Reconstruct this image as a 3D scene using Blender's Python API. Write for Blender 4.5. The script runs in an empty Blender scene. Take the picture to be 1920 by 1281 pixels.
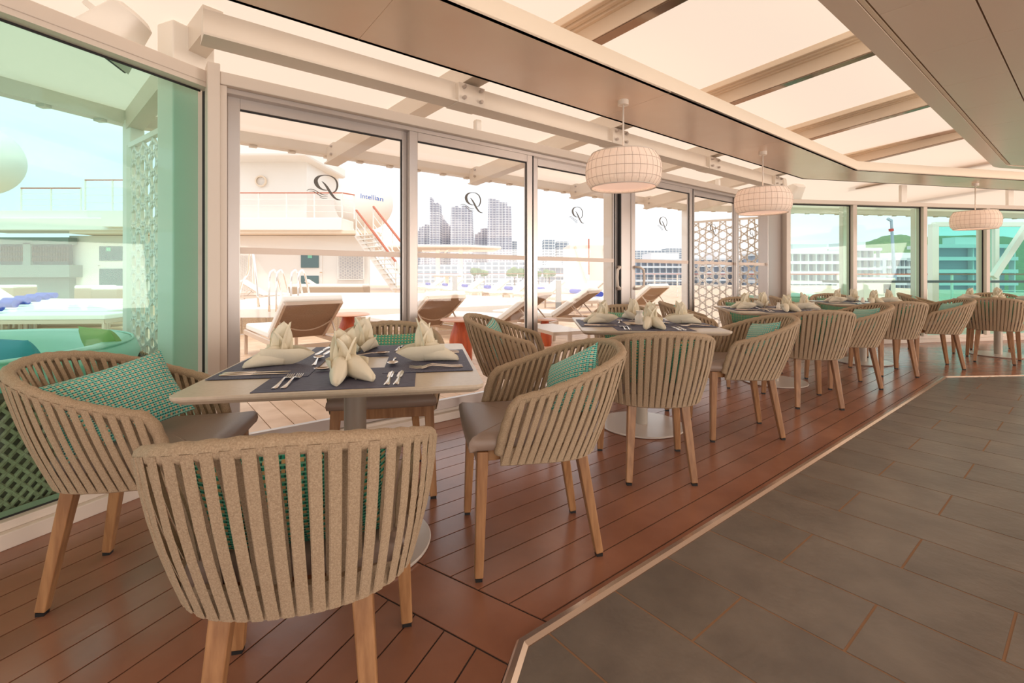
import bpy, bmesh, math, random
from mathutils import Vector, Matrix
random.seed(7)
C = bpy.context.scene.collection
PI = math.pi
# ---------------------------------------------------------------- camera
F, CX, HY, EH = 892.0, 960.0, 513.0, 1.09      # focal (px of 1920), centre x, horizon y, eye height
cam = bpy.data.cameras.new('camera'); co = bpy.data.objects.new('camera', cam); C.objects.link(co)
cam.sensor_width = 36; cam.lens = 36*F/1920; cam.shift_y = (HY-640.5)/1920; cam.clip_start = .05; cam.clip_end = 6000
co.location = (0, 0, EH); co.rotation_euler = (PI/2, 0, 0)
bpy.context.scene.camera = co
# ---------------------------------------------------------------- sky, sun, exposure
SKY, SUN, EXPO = 0.95, 1.0, 0.62
w = bpy.data.worlds.new('sky'); bpy.context.scene.world = w; w.use_nodes = True
nt = w.node_tree; nt.nodes.clear()
def N(t, k, **kw):
    n = t.nodes.new(k)
    for a, b in kw.items(): setattr(n, a, b)
    return n
out = N(nt, 'ShaderNodeOutputWorld'); bg = N(nt, 'ShaderNodeBackground'); tc = N(nt, 'ShaderNodeTexCoord')
mp = N(nt, 'ShaderNodeMapping'); mp.inputs['Scale'].default_value = (1, 1, 2.6)
nz = N(nt, 'ShaderNodeTexNoise'); nz.inputs['Scale'].default_value = 2.6; nz.inputs['Detail'].default_value = 6
rp = N(nt, 'ShaderNodeValToRGB'); rp.color_ramp.elements[0].position = .42; rp.color_ramp.elements[1].position = .60
rp.color_ramp.elements[0].color = (.86, .93, 1.0, 1); rp.color_ramp.elements[1].color = (1.0, .985, .96, 1)
bg.inputs['Strength'].default_value = SKY
nt.links.new(tc.outputs['Generated'], mp.inputs[0]); nt.links.new(mp.outputs[0], nz.inputs['Vector'])
nt.links.new(nz.outputs['Fac'], rp.inputs[0]); nt.links.new(rp.outputs[0], bg.inputs[0]); nt.links.new(bg.outputs[0], out.inputs[0])
sl = bpy.data.lights.new('sun', 'SUN'); sl.energy = SUN; sl.angle = math.radians(6); sl.color = (1, .95, .88)
so = bpy.data.objects.new('sun', sl); C.objects.link(so); so.rotation_euler = (math.radians(28), math.radians(14), 0)
vs = bpy.context.scene.view_settings; vs.view_transform = 'Standard'; vs.look = 'None'; vs.gamma = 1; vs.exposure = EXPO
vs.use_curve_mapping = False
def fill_light(name, loc, rot, sx_, sy_, e, col):                     # area lamp added out of view to brighten ceiling and room
    l = bpy.data.lights.new(name, 'AREA'); l.shape = 'RECTANGLE'; l.size = sx_; l.size_y = sy_; l.energy = e; l.color = col
    o = bpy.data.objects.new(name, l); C.objects.link(o); o.location = loc; o.rotation_euler = rot
fill_light('back_fill', (2.5, -4.2, 1.05), (math.radians(128), 0, 0), 9, 2.0, 125, (1, .86, .74))  # added fill behind the viewer, aimed up at the ceiling
fill_light('side_fill', (11.5, 1.0, 1.05), (math.radians(120), 0, math.radians(90)), 6, 2.0, 300, (1, .86, .74))  # second added fill, out of view on the right
# ---------------------------------------------------------------- helpers
def px(x, y, Z): return Vector(((x-CX)*Z/F, Z, EH+(HY-y)*Z/F))         # a point seen at x,y standing Z metres ahead
def gp(x, y, z=0.0): return px(x, y, (EH-z)*F/(y-HY))                   # a point of the plane at height z
class Fr:                                                              # a vertical plane frame: s along, n outwards
    def __init__(s, az): a = math.radians(az); s.d = Vector((math.sin(a), math.cos(a), 0)); s.n = Vector((-math.cos(a), math.sin(a), 0))
    def p(s, S, Nn, z=0.0): return s.d*S+s.n*Nn+Vector((0, 0, z))
    def sx(s, x, n):                                                    # s where the column x of the picture meets plane n
        v = Vector(((x-CX)/F, 1, 0)); return s.d.dot(v)*n/s.n.dot(v)
    def R(s): return Matrix((s.d, s.n, (0, 0, 1))).transposed()
A, B, Cf, C7 = Fr(51.3), Fr(22.8), Fr(80.5), Fr(77)
W0 = Matrix.Identity(3)
def lin(v): v /= 255; return v/12.92 if v <= .04045 else ((v+.055)/1.055)**2.4
def rgb(r, g, b): return (lin(r), lin(g), lin(b), 1)
def mat(name, col, rough=.5, metal=0, col2=None, scale=8, stretch=(1, 1, 1), bump=0, bscale=None, coord='Object', contrast=(.35, .65), spec=.5, detail=4, trans=0, coat=0):
    m = bpy.data.materials.new(name); m.use_nodes = True; t = m.node_tree; p = t.nodes['Principled BSDF']
    p.inputs['Base Color'].default_value = col; p.inputs['Roughness'].default_value = rough; p.inputs['Metallic'].default_value = metal
    p.inputs['Specular IOR Level'].default_value = spec; p.inputs['Coat Weight'].default_value = coat
    if col2 or bump:
        tc = N(t, 'ShaderNodeTexCoord'); mp = N(t, 'ShaderNodeMapping'); mp.inputs['Scale'].default_value = stretch
        t.links.new(tc.outputs[coord], mp.inputs[0])
    if col2:
        nz = N(t, 'ShaderNodeTexNoise'); nz.inputs['Scale'].default_value = scale; nz.inputs['Detail'].default_value = detail
        cr = N(t, 'ShaderNodeValToRGB'); e = cr.color_ramp.elements; e[0].position, e[1].position = contrast; e[0].color = col; e[1].color = col2
        t.links.new(mp.outputs[0], nz.inputs['Vector']); t.links.new(nz.outputs['Fac'], cr.inputs[0]); t.links.new(cr.outputs[0], p.inputs['Base Color'])
    if bump:
        n2 = N(t, 'ShaderNodeTexNoise'); n2.inputs['Scale'].default_value = bscale or scale; n2.inputs['Detail'].default_value = 3
        bp = N(t, 'ShaderNodeBump'); bp.inputs['Strength'].default_value = bump; bp.inputs['Distance'].default_value = .004
        t.links.new(mp.outputs[0], n2.inputs['Vector']); t.links.new(n2.outputs['Fac'], bp.inputs['Height']); t.links.new(bp.outputs[0], p.inputs['Normal'])
    if trans:                                                            # thin cloth: part of the light passes
        o = t.nodes['Material Output']; mx = N(t, 'ShaderNodeMixShader'); tr = N(t, 'ShaderNodeBsdfTranslucent')
        mx.inputs[0].default_value = trans; tr.inputs[0].default_value = col
        t.links.new(p.outputs[0], mx.inputs[1]); t.links.new(tr.outputs[0], mx.inputs[2]); t.links.new(mx.outputs[0], o.inputs[0])
    return m
def random_tint(m, amt=.12):                                            # each board a little lighter or darker
    t = m.node_tree; p = t.nodes['Principled BSDF']; l = p.inputs['Base Color'].links
    hs = N(t, 'ShaderNodeHueSaturation'); oi = N(t, 'ShaderNodeObjectInfo'); mr = N(t, 'ShaderNodeMapRange')
    mr.inputs[3].default_value = 1-amt; mr.inputs[4].default_value = 1+amt
    t.links.new(oi.outputs['Random'], mr.inputs[0]); t.links.new(mr.outputs[0], hs.inputs['Value'])
    if l: t.links.new(l[0].from_socket, hs.inputs['Color'])
    else: hs.inputs['Color'].default_value = p.inputs['Base Color'].default_value
    t.links.new(hs.outputs[0], p.inputs['Base Color'])
    return m
def glass(name, col, gl=.9):
    m = bpy.data.materials.new(name); m.use_nodes = True; t = m.node_tree; t.nodes.clear()
    o = N(t, 'ShaderNodeOutputMaterial'); mx = N(t, 'ShaderNodeMixShader'); tr = N(t, 'ShaderNodeBsdfTransparent'); g = N(t, 'ShaderNodeBsdfGlossy')
    lw = N(t, 'ShaderNodeLayerWeight'); pw = N(t, 'ShaderNodeMath', operation='POWER'); pw.inputs[1].default_value = 5
    lw.inputs[0].default_value = .5; t.links.new(lw.outputs['Facing'], pw.inputs[0])
    fr = N(t, 'ShaderNodeMath', operation='MULTIPLY_ADD'); fr.inputs[1].default_value = .6; fr.inputs[2].default_value = .02; t.links.new(pw.outputs[0], fr.inputs[0])
    tr.inputs[0].default_value = col; g.inputs[0].default_value = (gl, gl, gl, 1); g.inputs['Roughness'].default_value = .02
    t.links.new(fr.outputs[0], mx.inputs[0]); t.links.new(tr.outputs[0], mx.inputs[1]); t.links.new(g.outputs[0], mx.inputs[2]); t.links.new(mx.outputs[0], o.inputs[0])
    return m
def emit(name, col, s):
    m = bpy.data.materials.new(name); m.use_nodes = True; p = m.node_tree.nodes['Principled BSDF']
    p.inputs['Base Color'].default_value = col; p.inputs['Emission Color'].default_value = col; p.inputs['Emission Strength'].default_value = s
    return m
class MB:
    def __init__(s): s.v = []; s.f = []; s.uv = {}
    def add(s, vs, fs):
        b = len(s.v); s.v += [tuple(v) for v in vs]; s.f += [tuple(i+b for i in f) for f in fs]; return s
    def box(s, c, size, R=W0):
        c = Vector(c); R = R if isinstance(R, Matrix) else R.R()
        v = [c+R@Vector((sx*size[0]/2, sy*size[1]/2, sz*size[2]/2)) for sz in (-1, 1) for sy in (-1, 1) for sx in (-1, 1)]
        return s.add(v, [(0, 2, 3, 1), (4, 5, 7, 6), (0, 1, 5, 4), (2, 6, 7, 3), (0, 4, 6, 2), (1, 3, 7, 5)])
    def fbox(s, fr, s0, s1, n0, n1, z0, z1): return s.box(fr.p((s0+s1)/2, (n0+n1)/2, (z0+z1)/2), (s1-s0, n1-n0, z1-z0), fr.R())
    def bar(s, p, q, wd, h, w2=None, h2=None, up=(0, 0, 1)):
        p, q = Vector(p), Vector(q); d = (q-p).normalized(); u = Vector(up)
        if abs(d.dot(u)) > .98: u = Vector((0, 1, 0))
        x = d.cross(u).normalized(); z = x.cross(d); w2 = w2 or wd; h2 = h2 or h
        v = [p+x*a*wd/2+z*b*h/2 for a, b in ((-1, -1), (1, -1), (1, 1), (-1, 1))]+[q+x*a*w2/2+z*b*h2/2 for a, b in ((-1, -1), (1, -1), (1, 1), (-1, 1))]
        return s.add(v, [(3, 2, 1, 0), (4, 5, 6, 7), (0, 1, 5, 4), (1, 2, 6, 5), (2, 3, 7, 6), (3, 0, 4, 7)])
    def tube(s, pts, r, seg=8, closed=False, sq=1.0):
        pts = [Vector(p) for p in pts]; n = len(pts); rs = r if isinstance(r, (list, tuple)) else [r]*n
        x = None; vs = []
        for i, p in enumerate(pts):
            a = pts[(i-1) % n] if closed or i else p; b = pts[(i+1) % n] if closed or i < n-1 else p
            d = (b-a).normalized()
            if x is None: x = d.cross(Vector((0, 0, 1)) if abs(d.z) < .9 else Vector((0, 1, 0))).normalized()
            else: x = (x-d*x.dot(d)).normalized()
            y = d.cross(x)
            vs += [p+(x*math.cos(2*PI*k/seg)+y*math.sin(2*PI*k/seg)*sq)*rs[i] for k in range(seg)]
        fs = [(i*seg+k, i*seg+(k+1) % seg, ((i+1) % n)*seg+(k+1) % seg, ((i+1) % n)*seg+k) for i in range(n if closed else n-1) for k in range(seg)]
        if not closed: fs += [tuple(range(seg))[::-1], tuple((n-1)*seg+k for k in range(seg))]
        return s.add(vs, fs)
    def prism(s, poly, z0, z1):
        n = len(poly); v = [(p[0], p[1], z0) for p in poly]+[(p[0], p[1], z1) for p in poly]
        a = sum(poly[i][0]*poly[(i+1) % n][1]-poly[(i+1) % n][0]*poly[i][1] for i in range(n))
        fs = [tuple(range(n))[::-1], tuple(range(n, 2*n))]+[(i, (i+1) % n, (i+1) % n+n, i+n) for i in range(n)]
        return s.add(v, fs if a > 0 else [f[::-1] for f in fs])
    def lathe(s, prof, seg=32, c=(0, 0, 0), rib=0, nr=0):
        c = Vector(c); n = len(prof); vs = []
        for k in range(seg):
            a = 2*PI*k/seg; m = 1+rib*(k % 2)
            vs += [c+Vector((r*m*math.cos(a), r*m*math.sin(a), z)) for r, z in prof]
        return s.add(vs, [(k*n+i, ((k+1) % seg)*n+i, ((k+1) % seg)*n+i+1, k*n+i+1) for k in range(seg) for i in range(n-1)])
    def grid(s, fn, nu, nv, flip=False, uvs=None):
        b = len(s.v); vs = [fn(i/nu, j/nv) for j in range(nv+1) for i in range(nu+1)]
        fs = [(j*(nu+1)+i, j*(nu+1)+i+1, (j+1)*(nu+1)+i+1, (j+1)*(nu+1)+i) for j in range(nv) for i in range(nu)]
        if uvs is not None:
            for j in range(nv+1):
                for i in range(nu+1): s.uv[b+j*(nu+1)+i] = (i/nu*uvs[0], j/nv*uvs[1])
        return s.add(vs, [f[::-1] for f in fs] if flip else fs)
    def mesh(s, name, bevel=0, smooth=False, weld=False):
        me = bpy.data.meshes.new(name); me.from_pydata(s.v, [], s.f)
        if s.uv:
            l = me.uv_layers.new(name='UVMap')
            for lp in me.loops: l.data[lp.index].uv = s.uv.get(lp.vertex_index, (0, 0))
        if bevel or weld:
            bm = bmesh.new(); bm.from_mesh(me)
            if weld: bmesh.ops.remove_doubles(bm, verts=bm.verts, dist=1e-5)
            if bevel:
                bm.normal_update()
                ed = [e for e in bm.edges if e.is_manifold and e.calc_face_angle() > .5]
                bmesh.ops.bevel(bm, geom=ed, offset=bevel, segments=2, affect='EDGES', profile=.5)
            bm.to_mesh(me); bm.free()
        if smooth:
            me.shade_smooth()
            if smooth != True: me.set_sharp_from_angle(angle=math.radians(smooth))
        return me
    def build(s, name, m, parent=None, bevel=0, smooth=False, world=False, weld=False, **tags):
        return link(name, s.mesh(name, bevel, smooth, weld), m, parent, world, **tags)
def link(name, me, m, parent=None, world=False, **tags):
    o = bpy.data.objects.new(name, me); C.objects.link(o)
    if m and not me.materials: me.materials.append(m)
    if parent is not None:
        o.parent = parent
        if world: o.matrix_parent_inverse = parent.matrix_basis.inverted()
    for k, v in tags.items(): o[k] = v
    return o
def thing(name, label, cat, loc=(0, 0, 0), rz=0, group=None, kind=None):
    o = bpy.data.objects.new(name, None); C.objects.link(o); o.location = loc; o.rotation_euler = (0, 0, rz); o.empty_display_size = .1
    if label: o['label'] = label
    if cat: o['category'] = cat
    if group: o['group'] = group
    if kind: o['kind'] = kind
    bpy.context.view_layer.update if False else None
    return o
def structure(name, label=None): return thing(name, label, None, kind='structure')
def tag(o, label, cat, group=None):
    o['label'] = label; o['category'] = cat
    if group: o['group'] = group
    return o
KIDS = {}
def dup(root, loc, rz, label, group=None, scale=None):
    if root not in KIDS: KIDS[root] = [(c, list(c.children)) for c in root.children]
    r = root.copy(); C.objects.link(r); r.location = loc; r.rotation_euler = (0, 0, rz); r['label'] = label
    if group: r['group'] = group
    for ch, gs in KIDS[root]:
        c = ch.copy(); C.objects.link(c); c.parent = r
        for g in gs: d = g.copy(); C.objects.link(d); d.parent = c
    return r
def clip(poly, planes):                                                 # keep nx*x+ny*y <= c
    for nx, ny, c in planes:
        res = []; n = len(poly)
        for i in range(n):
            p, q = poly[i], poly[(i+1) % n]; a = nx*p[0]+ny*p[1]-c; b = nx*q[0]+ny*q[1]-c
            if a <= 0: res.append(p)
            if a*b < 0: t = a/(a-b); res.append((p[0]+(q[0]-p[0])*t, p[1]+(q[1]-p[1])*t))
        poly = res
        if len(poly) < 3: return []
    return poly
def below(fr, c): return (fr.n.x, fr.n.y, c)
def above(fr, c): return (-fr.n.x, -fr.n.y, -c)
def line(p, q, keep):                                                   # half plane beside the line pq that holds the point keep
    nx, ny = q[1]-p[1], -(q[0]-p[0]); c = nx*p[0]+ny*p[1]
    if nx*keep[0]+ny*keep[1] > c: nx, ny, c = -nx, -ny, -c
    l = math.hypot(nx, ny); return (nx/l, ny/l, c/l)
def off(h, d): return (h[0], h[1], h[2]-d)
def frect(fr, s0, s1, n0, n1): return [tuple(fr.p(s, n)[:2]) for s, n in ((s0, n0), (s1, n0), (s1, n1), (s0, n1))]
# ---------------------------------------------------------------- materials
M = dict(
 white=mat('white_paint', rgb(232, 222, 210), .42, col2=rgb(224, 212, 199), scale=1.5),
 frame=mat('window_frame_paint', rgb(224, 210, 197), .4),
 alu=mat('brushed_aluminium', rgb(196, 186, 180), .32, .55),
 gasket=mat('rubber_gasket', rgb(30, 28, 28), .6),
 soffit=mat('satin_metal_panel', rgb(236, 208, 186), .25, .15, col2=rgb(240, 216, 196), scale=2, bump=.05, bscale=6),
 bulkhead=mat('bulkhead_paint', rgb(236, 216, 192), .45),
 ctile=mat('ceiling_panel_paint', rgb(240, 220, 202), .26, 0),
 fabric=mat('roof_cloth', rgb(236, 214, 194), .8, trans=.6),
 track=mat('mirror_strip', rgb(150, 130, 115), .12, .9),
 floorwood=mat('floor_wood', rgb(142, 95, 74), .25, col2=rgb(166, 114, 90), scale=3, stretch=(1, 1, 1), bump=.12, bscale=30, contrast=(.3, .75)),
 caulk=mat('deck_caulk', rgb(66, 56, 56), .6),
 tile=mat('slate_tile', rgb(106, 96, 88), .34, col2=rgb(134, 123, 112), scale=5, bump=.5, bscale=26, contrast=(.3, .8), detail=8),
 grout=mat('tile_grout', rgb(160, 124, 94), .8),
 brass=mat('metal_floor_trim', rgb(240, 220, 204), .2, .85),
 rope=mat('woven_rope', rgb(190, 166, 138), .85, col2=rgb(156, 132, 106), scale=330, bump=.4, bscale=500, contrast=(.3, .7)),
 teak=mat('teak_wood', rgb(144, 100, 64), .42, col2=rgb(172, 126, 84), scale=14, stretch=(4, 4, .5), bump=.15, bscale=40),
 leather=mat('taupe_leatherette', rgb(152, 130, 116), .42, bump=.12, bscale=160),
 foot=mat('black_glide', rgb(20, 18, 18), .5),
 top=mat('table_laminate', rgb(206, 190, 170), .3, col2=rgb(198, 181, 161), scale=60, contrast=(.3, .7)),
 pole=mat('table_metal', rgb(176, 164, 150), .4, .1),
 base=mat('table_base_metal', rgb(216, 204, 194), .3, .15),
 napkin=mat('napkin_cotton', rgb(240, 230, 208), .85, bump=.2, bscale=60, trans=.12),
 steel=mat('cutlery_steel', rgb(215, 208, 200), .14, 1.0),
 china=mat('white_china', rgb(240, 232, 222), .2),
 shade=mat('lamp_shade_cloth', rgb(242, 232, 222), .8, trans=.3),
 seam=mat('shade_wire', rgb(196, 178, 166), .8, trans=.2),
 lampwhite=mat('lamp_metal', rgb(236, 224, 212), .35),
 ext=mat('white_ship_paint', rgb(244, 238, 230), .5),
 deck=mat('deck_teak', rgb(226, 192, 160), .45, col2=rgb(206, 168, 134), scale=4, bump=.1, bscale=40),
 outcaulk=mat('outdoor_caulk', rgb(110, 92, 84), .7),
 handrail=mat('varnished_rail', rgb(190, 92, 52), .35),
 bottle=mat('bottle_glass', rgb(92, 66, 54), .3),
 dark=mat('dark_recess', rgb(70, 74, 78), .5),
 wicker=mat('wicker_tan', rgb(192, 168, 140), .8, col2=rgb(160, 134, 108), scale=90, bump=.4, bscale=120),
 sling=mat('lounger_mesh', rgb(168, 140, 118), .8, col2=rgb(150, 122, 100), scale=120),
 loungeframe=mat('lounger_frame_metal', rgb(216, 196, 178), .35, .3),
 cushion=mat('white_cushion', rgb(246, 240, 232), .8),
 towel=mat('blue_towel', rgb(70, 84, 176), .95, bump=.5, bscale=80),
 stool=mat('orange_wood', rgb(206, 96, 48), .35, col2=rgb(178, 74, 36), scale=9, stretch=(3, 3, .4)),
 stooltop=mat('stool_top', rgb(214, 160, 130), .35),
 teal=mat('teal_vinyl', rgb(184, 222, 206), .45),
 weave=mat('sofa_weave', rgb(214, 176, 150), .7, col2=rgb(190, 150, 126), scale=60),
 weaveback=mat('sofa_shell', rgb(120, 88, 76), .8),
 chrome=mat('chrome', rgb(236, 232, 228), .1, 1.0),
 logo=mat('etched_logo', rgb(104, 98, 92), .5),
 stripe=mat('frosted_stripe', rgb(250, 240, 232), .6, trans=.5),
 textblue=mat('sign_blue', rgb(60, 110, 196), .5),
 red=mat('red_paint', rgb(206, 60, 50), .5), yellow=mat('yellow_paint', rgb(222, 190, 60), .5),
 sea=mat('sea_water', rgb(150, 170, 172), .12), green=mat('tree_leaves', rgb(84, 112, 72), .8, col2=rgb(112, 136, 84), scale=.3),
 city=mat('haze_pale_concrete', rgb(226, 222, 222), .7), cityglass=mat('far_window_glass', rgb(160, 168, 184), .4),  # pale buildings, with distance haze put into their colours
 doorglass=mat('dark_door_glass', rgb(84, 110, 110), .15),
)
M['glass'] = glass('clear_glass', (.99, .985, .98, 1))
M['green_glass'] = glass('green_tinted_glass', (.75, .94, .885, 1))
M['pale_green_glass'] = glass('pale_green_glass', (.83, .965, .92, 1))
M['lampdisc'] = emit('lamp_diffuser', rgb(255, 214, 190), .35)
random_tint(M['floorwood'], .10); random_tint(M['tile'], .10); random_tint(M['deck'], .05)
def weave_mat(name, a, b, c, d, nx=1.0):                                 # small woven check with coloured threads, on UV
    m = bpy.data.materials.new(name); m.use_nodes = True; t = m.node_tree; p = t.nodes['Principled BSDF']; p.inputs['Roughness'].default_value = .85
    uv = N(t, 'ShaderNodeUVMap'); sx = N(t, 'ShaderNodeSeparateXYZ'); t.links.new(uv.outputs[0], sx.inputs[0])
    def tri(o, k, ph=0):
        a1 = N(t, 'ShaderNodeMath', operation='MULTIPLY_ADD'); a1.inputs[1].default_value = k; a1.inputs[2].default_value = ph; t.links.new(o, a1.inputs[0])
        a2 = N(t, 'ShaderNodeMath', operation='FRACT'); t.links.new(a1.outputs[0], a2.inputs[0])
        a3 = N(t, 'ShaderNodeMath', operation='GREATER_THAN'); a3.inputs[1].default_value = .58; t.links.new(a2.outputs[0], a3.inputs[0]); return a3.outputs[0]
    def mix(f, x, y):
        k = N(t, 'ShaderNodeMix', data_type='RGBA'); t.links.new(f, k.inputs[0])
        for s_, v in ((6, x), (7, y)):
            if isinstance(v, tuple): k.inputs[s_].default_value = v
            else: t.links.new(v, k.inputs[s_])
        return k.outputs[2]
    u1 = tri(sx.outputs[0], 44); v1 = tri(sx.outputs[1], 32, .3); u2 = tri(sx.outputs[0], 22, .1); v2 = tri(sx.outputs[1], 16, .2)
    c1 = mix(u1, a, b); c2 = mix(v1, c1, c)
    an = N(t, 'ShaderNodeMath', operation='MULTIPLY'); t.links.new(u2, an.inputs[0]); t.links.new(v2, an.inputs[1])
    c3 = mix(an.outputs[0], c2, d); t.links.new(c3, p.inputs['Base Color'])
    return m
M['pillow'] = weave_mat('teal_woven_check', rgb(58, 178, 166), rgb(24, 92, 96), rgb(170, 214, 196), rgb(214, 186, 150))
M['pillow2'] = weave_mat('green_woven_check', rgb(30, 150, 122), rgb(18, 80, 70), rgb(120, 190, 160), rgb(206, 170, 120))
def mat_mat():
    m = mat('woven_vinyl_navy', rgb(66, 68, 92), .6); t = m.node_tree; p = t.nodes['Principled BSDF']
    tc = N(t, 'ShaderNodeTexCoord'); mp = N(t, 'ShaderNodeMapping'); mp.inputs['Scale'].default_value = (6, 120, 1)
    nz = N(t, 'ShaderNodeTexNoise'); nz.inputs['Scale'].default_value = 6
    cr = N(t, 'ShaderNodeValToRGB'); e = cr.color_ramp.elements; e[0].position = .35; e[1].position = .65; e[0].color = rgb(52, 54, 78); e[1].color = rgb(92, 92, 114)
    t.links.new(tc.outputs['Object'], mp.inputs[0]); t.links.new(mp.outputs[0], nz.inputs['Vector']); t.links.new(nz.outputs['Fac'], cr.inputs[0]); t.links.new(cr.outputs[0], p.inputs['Base Color'])
    return m
M['mat'] = mat_mat()
# ================================================================ FLOOR
floor = structure('floor', 'red-brown boarded dining floor and slate tile walkway')
nA_wall, nB_wall, nC_wall = 3.05, 2.563, 6.31
corner1 = (-1.63, 2.60); corner2 = (4.15, 7.22)
bend1 = (.025, 1.405); bend2 = (4.55, 5.01)
tA = line(bend1, bend2, (0, 3)); tB = line(bend1, (-.03, 1.225), (-1, 1)); tC = line(bend2, (7.5, 5.29), (5, 7))
neg = lambda h: (-h[0], -h[1], -h[2])
slab = MB(); slab.prism([(-4.5, -4), (12, -4), (12, 9), (-4.5, 9)], -.12, -.022)
bigclip = [below(A, nA_wall+.2), below(B, nB_wall+.2), below(Cf, nC_wall+.2)]
slabp = clip([(-4.5, -4), (14, -4), (14, 12), (-4.5, 12)], bigclip)
MB().prism(slabp, -.14, -.0035).build('subfloor', M['caulk'], floor)
m1a, m1b = (-.318, 1.772), (.110, 1.487)            # mitre board edges at the first bend
m2a, m2b = (-.442, 1.61), (-.004, 1.322)
mr = line(m1a, m1b, (3, 3.5)); ml = line(m2a, m2b, (-2, 0))
m3 = line(bend2, corner2, (2, 4)); m3n = neg(m3)
wallcl = [below(A, nA_wall+.08), below(B, nB_wall+.08), below(Cf, nC_wall+.08)]
def boards(fr, n0, n1, wd, s0, s1, planes, name, m, gap=.006, z0=-.012, z1=0., parent=floor):
    k = n0
    while k < n1:
        p = clip(frect(fr, s0, s1, k+gap/2, min(k+wd, n1)-gap/2), planes)
        if len(p) > 2: MB().prism(p, z0, z1).build(name, m, parent)
        k += wd
boards(A, 1.111-.12, 3.2, .1205, -3, 12, wallcl+[off(mr, .004), off(m3, .05), off(tA, .012)], 'floor_board', M['floorwood'])
boards(B, -.34, 2.7, .1215, -4, 4, wallcl+[off(ml, .004), off(tB, .012)], 'floor_board', M['floorwood'])
boards(Cf, 3.6, 6.45, .12, 0, 14, wallcl+[off(m3n, .05), off(tC, .012)], 'floor_board', M['floorwood'])
sp1 = line(bend1, (bend1[0]-.832, bend1[1]+.554), (3, 3.5)); sp3 = m3
mb = MB()
for h_, t_ in ((sp1, tA), (neg(sp1), tB)):
    p = clip([(-4, -1), (5, -1), (5, 6), (-4, 6)], wallcl+[off(neg(mr), .004), off(neg(ml), .004), off(t_, .012), h_])
    if len(p) > 2: mb.prism(p, -.012, 0)
mb.build('mitre_board', M['floorwood'], floor)
mb = MB()
for h_, t_ in ((m3, tA), (m3n, tC)):
    p = clip([(-4, -1), (9, -1), (9, 9), (-4, 9)], wallcl+[off(neg(m3), -.045), off(neg(m3n), -.045), off(t_, .012), h_])
    if len(p) > 2: mb.prism(p, -.012, 0)
mb.build('mitre_board', M['floorwood'], floor)
# slate tiles
tile_reg = [off(neg(tA), .028), off(neg(tB), .028), off(neg(tC), .028)]
gr = clip([(-3, -4), (12, -4), (12, 9), (-3, 9)], [off(neg(tA), .02), off(neg(tB), .02), off(neg(tC), .02)])
MB().prism(gr, -.011, -.0018).build('grout_bed', M['grout'], floor)
cnt = 0
for k in range(-2, 24):
    s0 = 1.298+.309*k; off0 = .767 if k % 2 == 0 else .472
    for j in range(-2, 14):
        n1 = off0+.587-j*.587; n0 = n1-.587
        if n0 < -6: continue
        rect = frect(A, s0+.004, s0+.305, n0+.004, n1-.004)
        p = clip(rect, tile_reg)
        if len(p) < 3: continue
        cx_ = sum(q[0] for q in p)/len(p); cy_ = sum(q[1] for q in p)/len(p)
        if cy_ < .75 or cx_/cy_ > 1.35 or cx_/cy_ < -.6: continue
        MB().prism(p, -.008, 0).build('tile', M['tile'], floor); cnt += 1
rest = MB()
for k in range(-18, 24):
    s0 = 1.298+.309*k; off0 = .767 if k % 2 == 0 else .472
    for j in range(-2, 20):
        n1 = off0+.587-j*.587; n0 = n1-.587
        p = clip(frect(A, s0+.004, s0+.305, n0+.004, n1-.004), tile_reg+[(1, 0, 12), (0, -1, 4)])
        if len(p) < 3: continue
        cx_ = sum(q[0] for q in p)/len(p); cy_ = sum(q[1] for q in p)/len(p)
        if cy_ < .75 or cx_/cy_ > 1.35 or cx_/cy_ < -.6: rest.prism(p, -.008, 0)
rest.build('far_tiles', M['tile'], floor, kind='stuff')
# metal trim between boards and tiles
tr = MB(); path = [Vector((-.03-.16, 1.225-.6, 0)), Vector((*bend1, 0)), Vector((*bend2, 0)), Vector((8.6, 5.375, 0)), ]
def striph(mb, pts, prof):
    # sweep a flat profile [(offset, z)] along pts with mitred corners
    n = len(pts); rows = []
    for i, p in enumerate(pts):
        d1 = (pts[i]-pts[i-1]).normalized() if i else (pts[1]-pts[0]).normalized()
        d2 = (pts[i+1]-pts[i]).normalized() if i < n-1 else d1
        t = (d1+d2).normalized(); nn = Vector((t.y, -t.x, 0)); k = 1/max(.3, nn.dot(Vector((d1.y, -d1.x, 0))))
        rows.append([p+nn*o*k+Vector((0, 0, z)) for o, z in prof])
    m = len(prof); vs = [v for r in rows for v in r]
    mb.add(vs, [(i*m+j, i*m+(j+1) % m, (i+1)*m+(j+1) % m, (i+1)*m+j) for i in range(n-1) for j in range(m)]+[tuple(range(m))[::-1], tuple((n-1)*m+j for j in range(m))])
striph(tr, path, [(-.012, -.01), (-.012, .002), (-.004, .009), (.012, .009), (.026, .001), (.026, -.01)])
t1 = tr.build('trim_1', M['brass'], None, kind='structure', label='bright metal edge strip between red boards and slate tiles')
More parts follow.
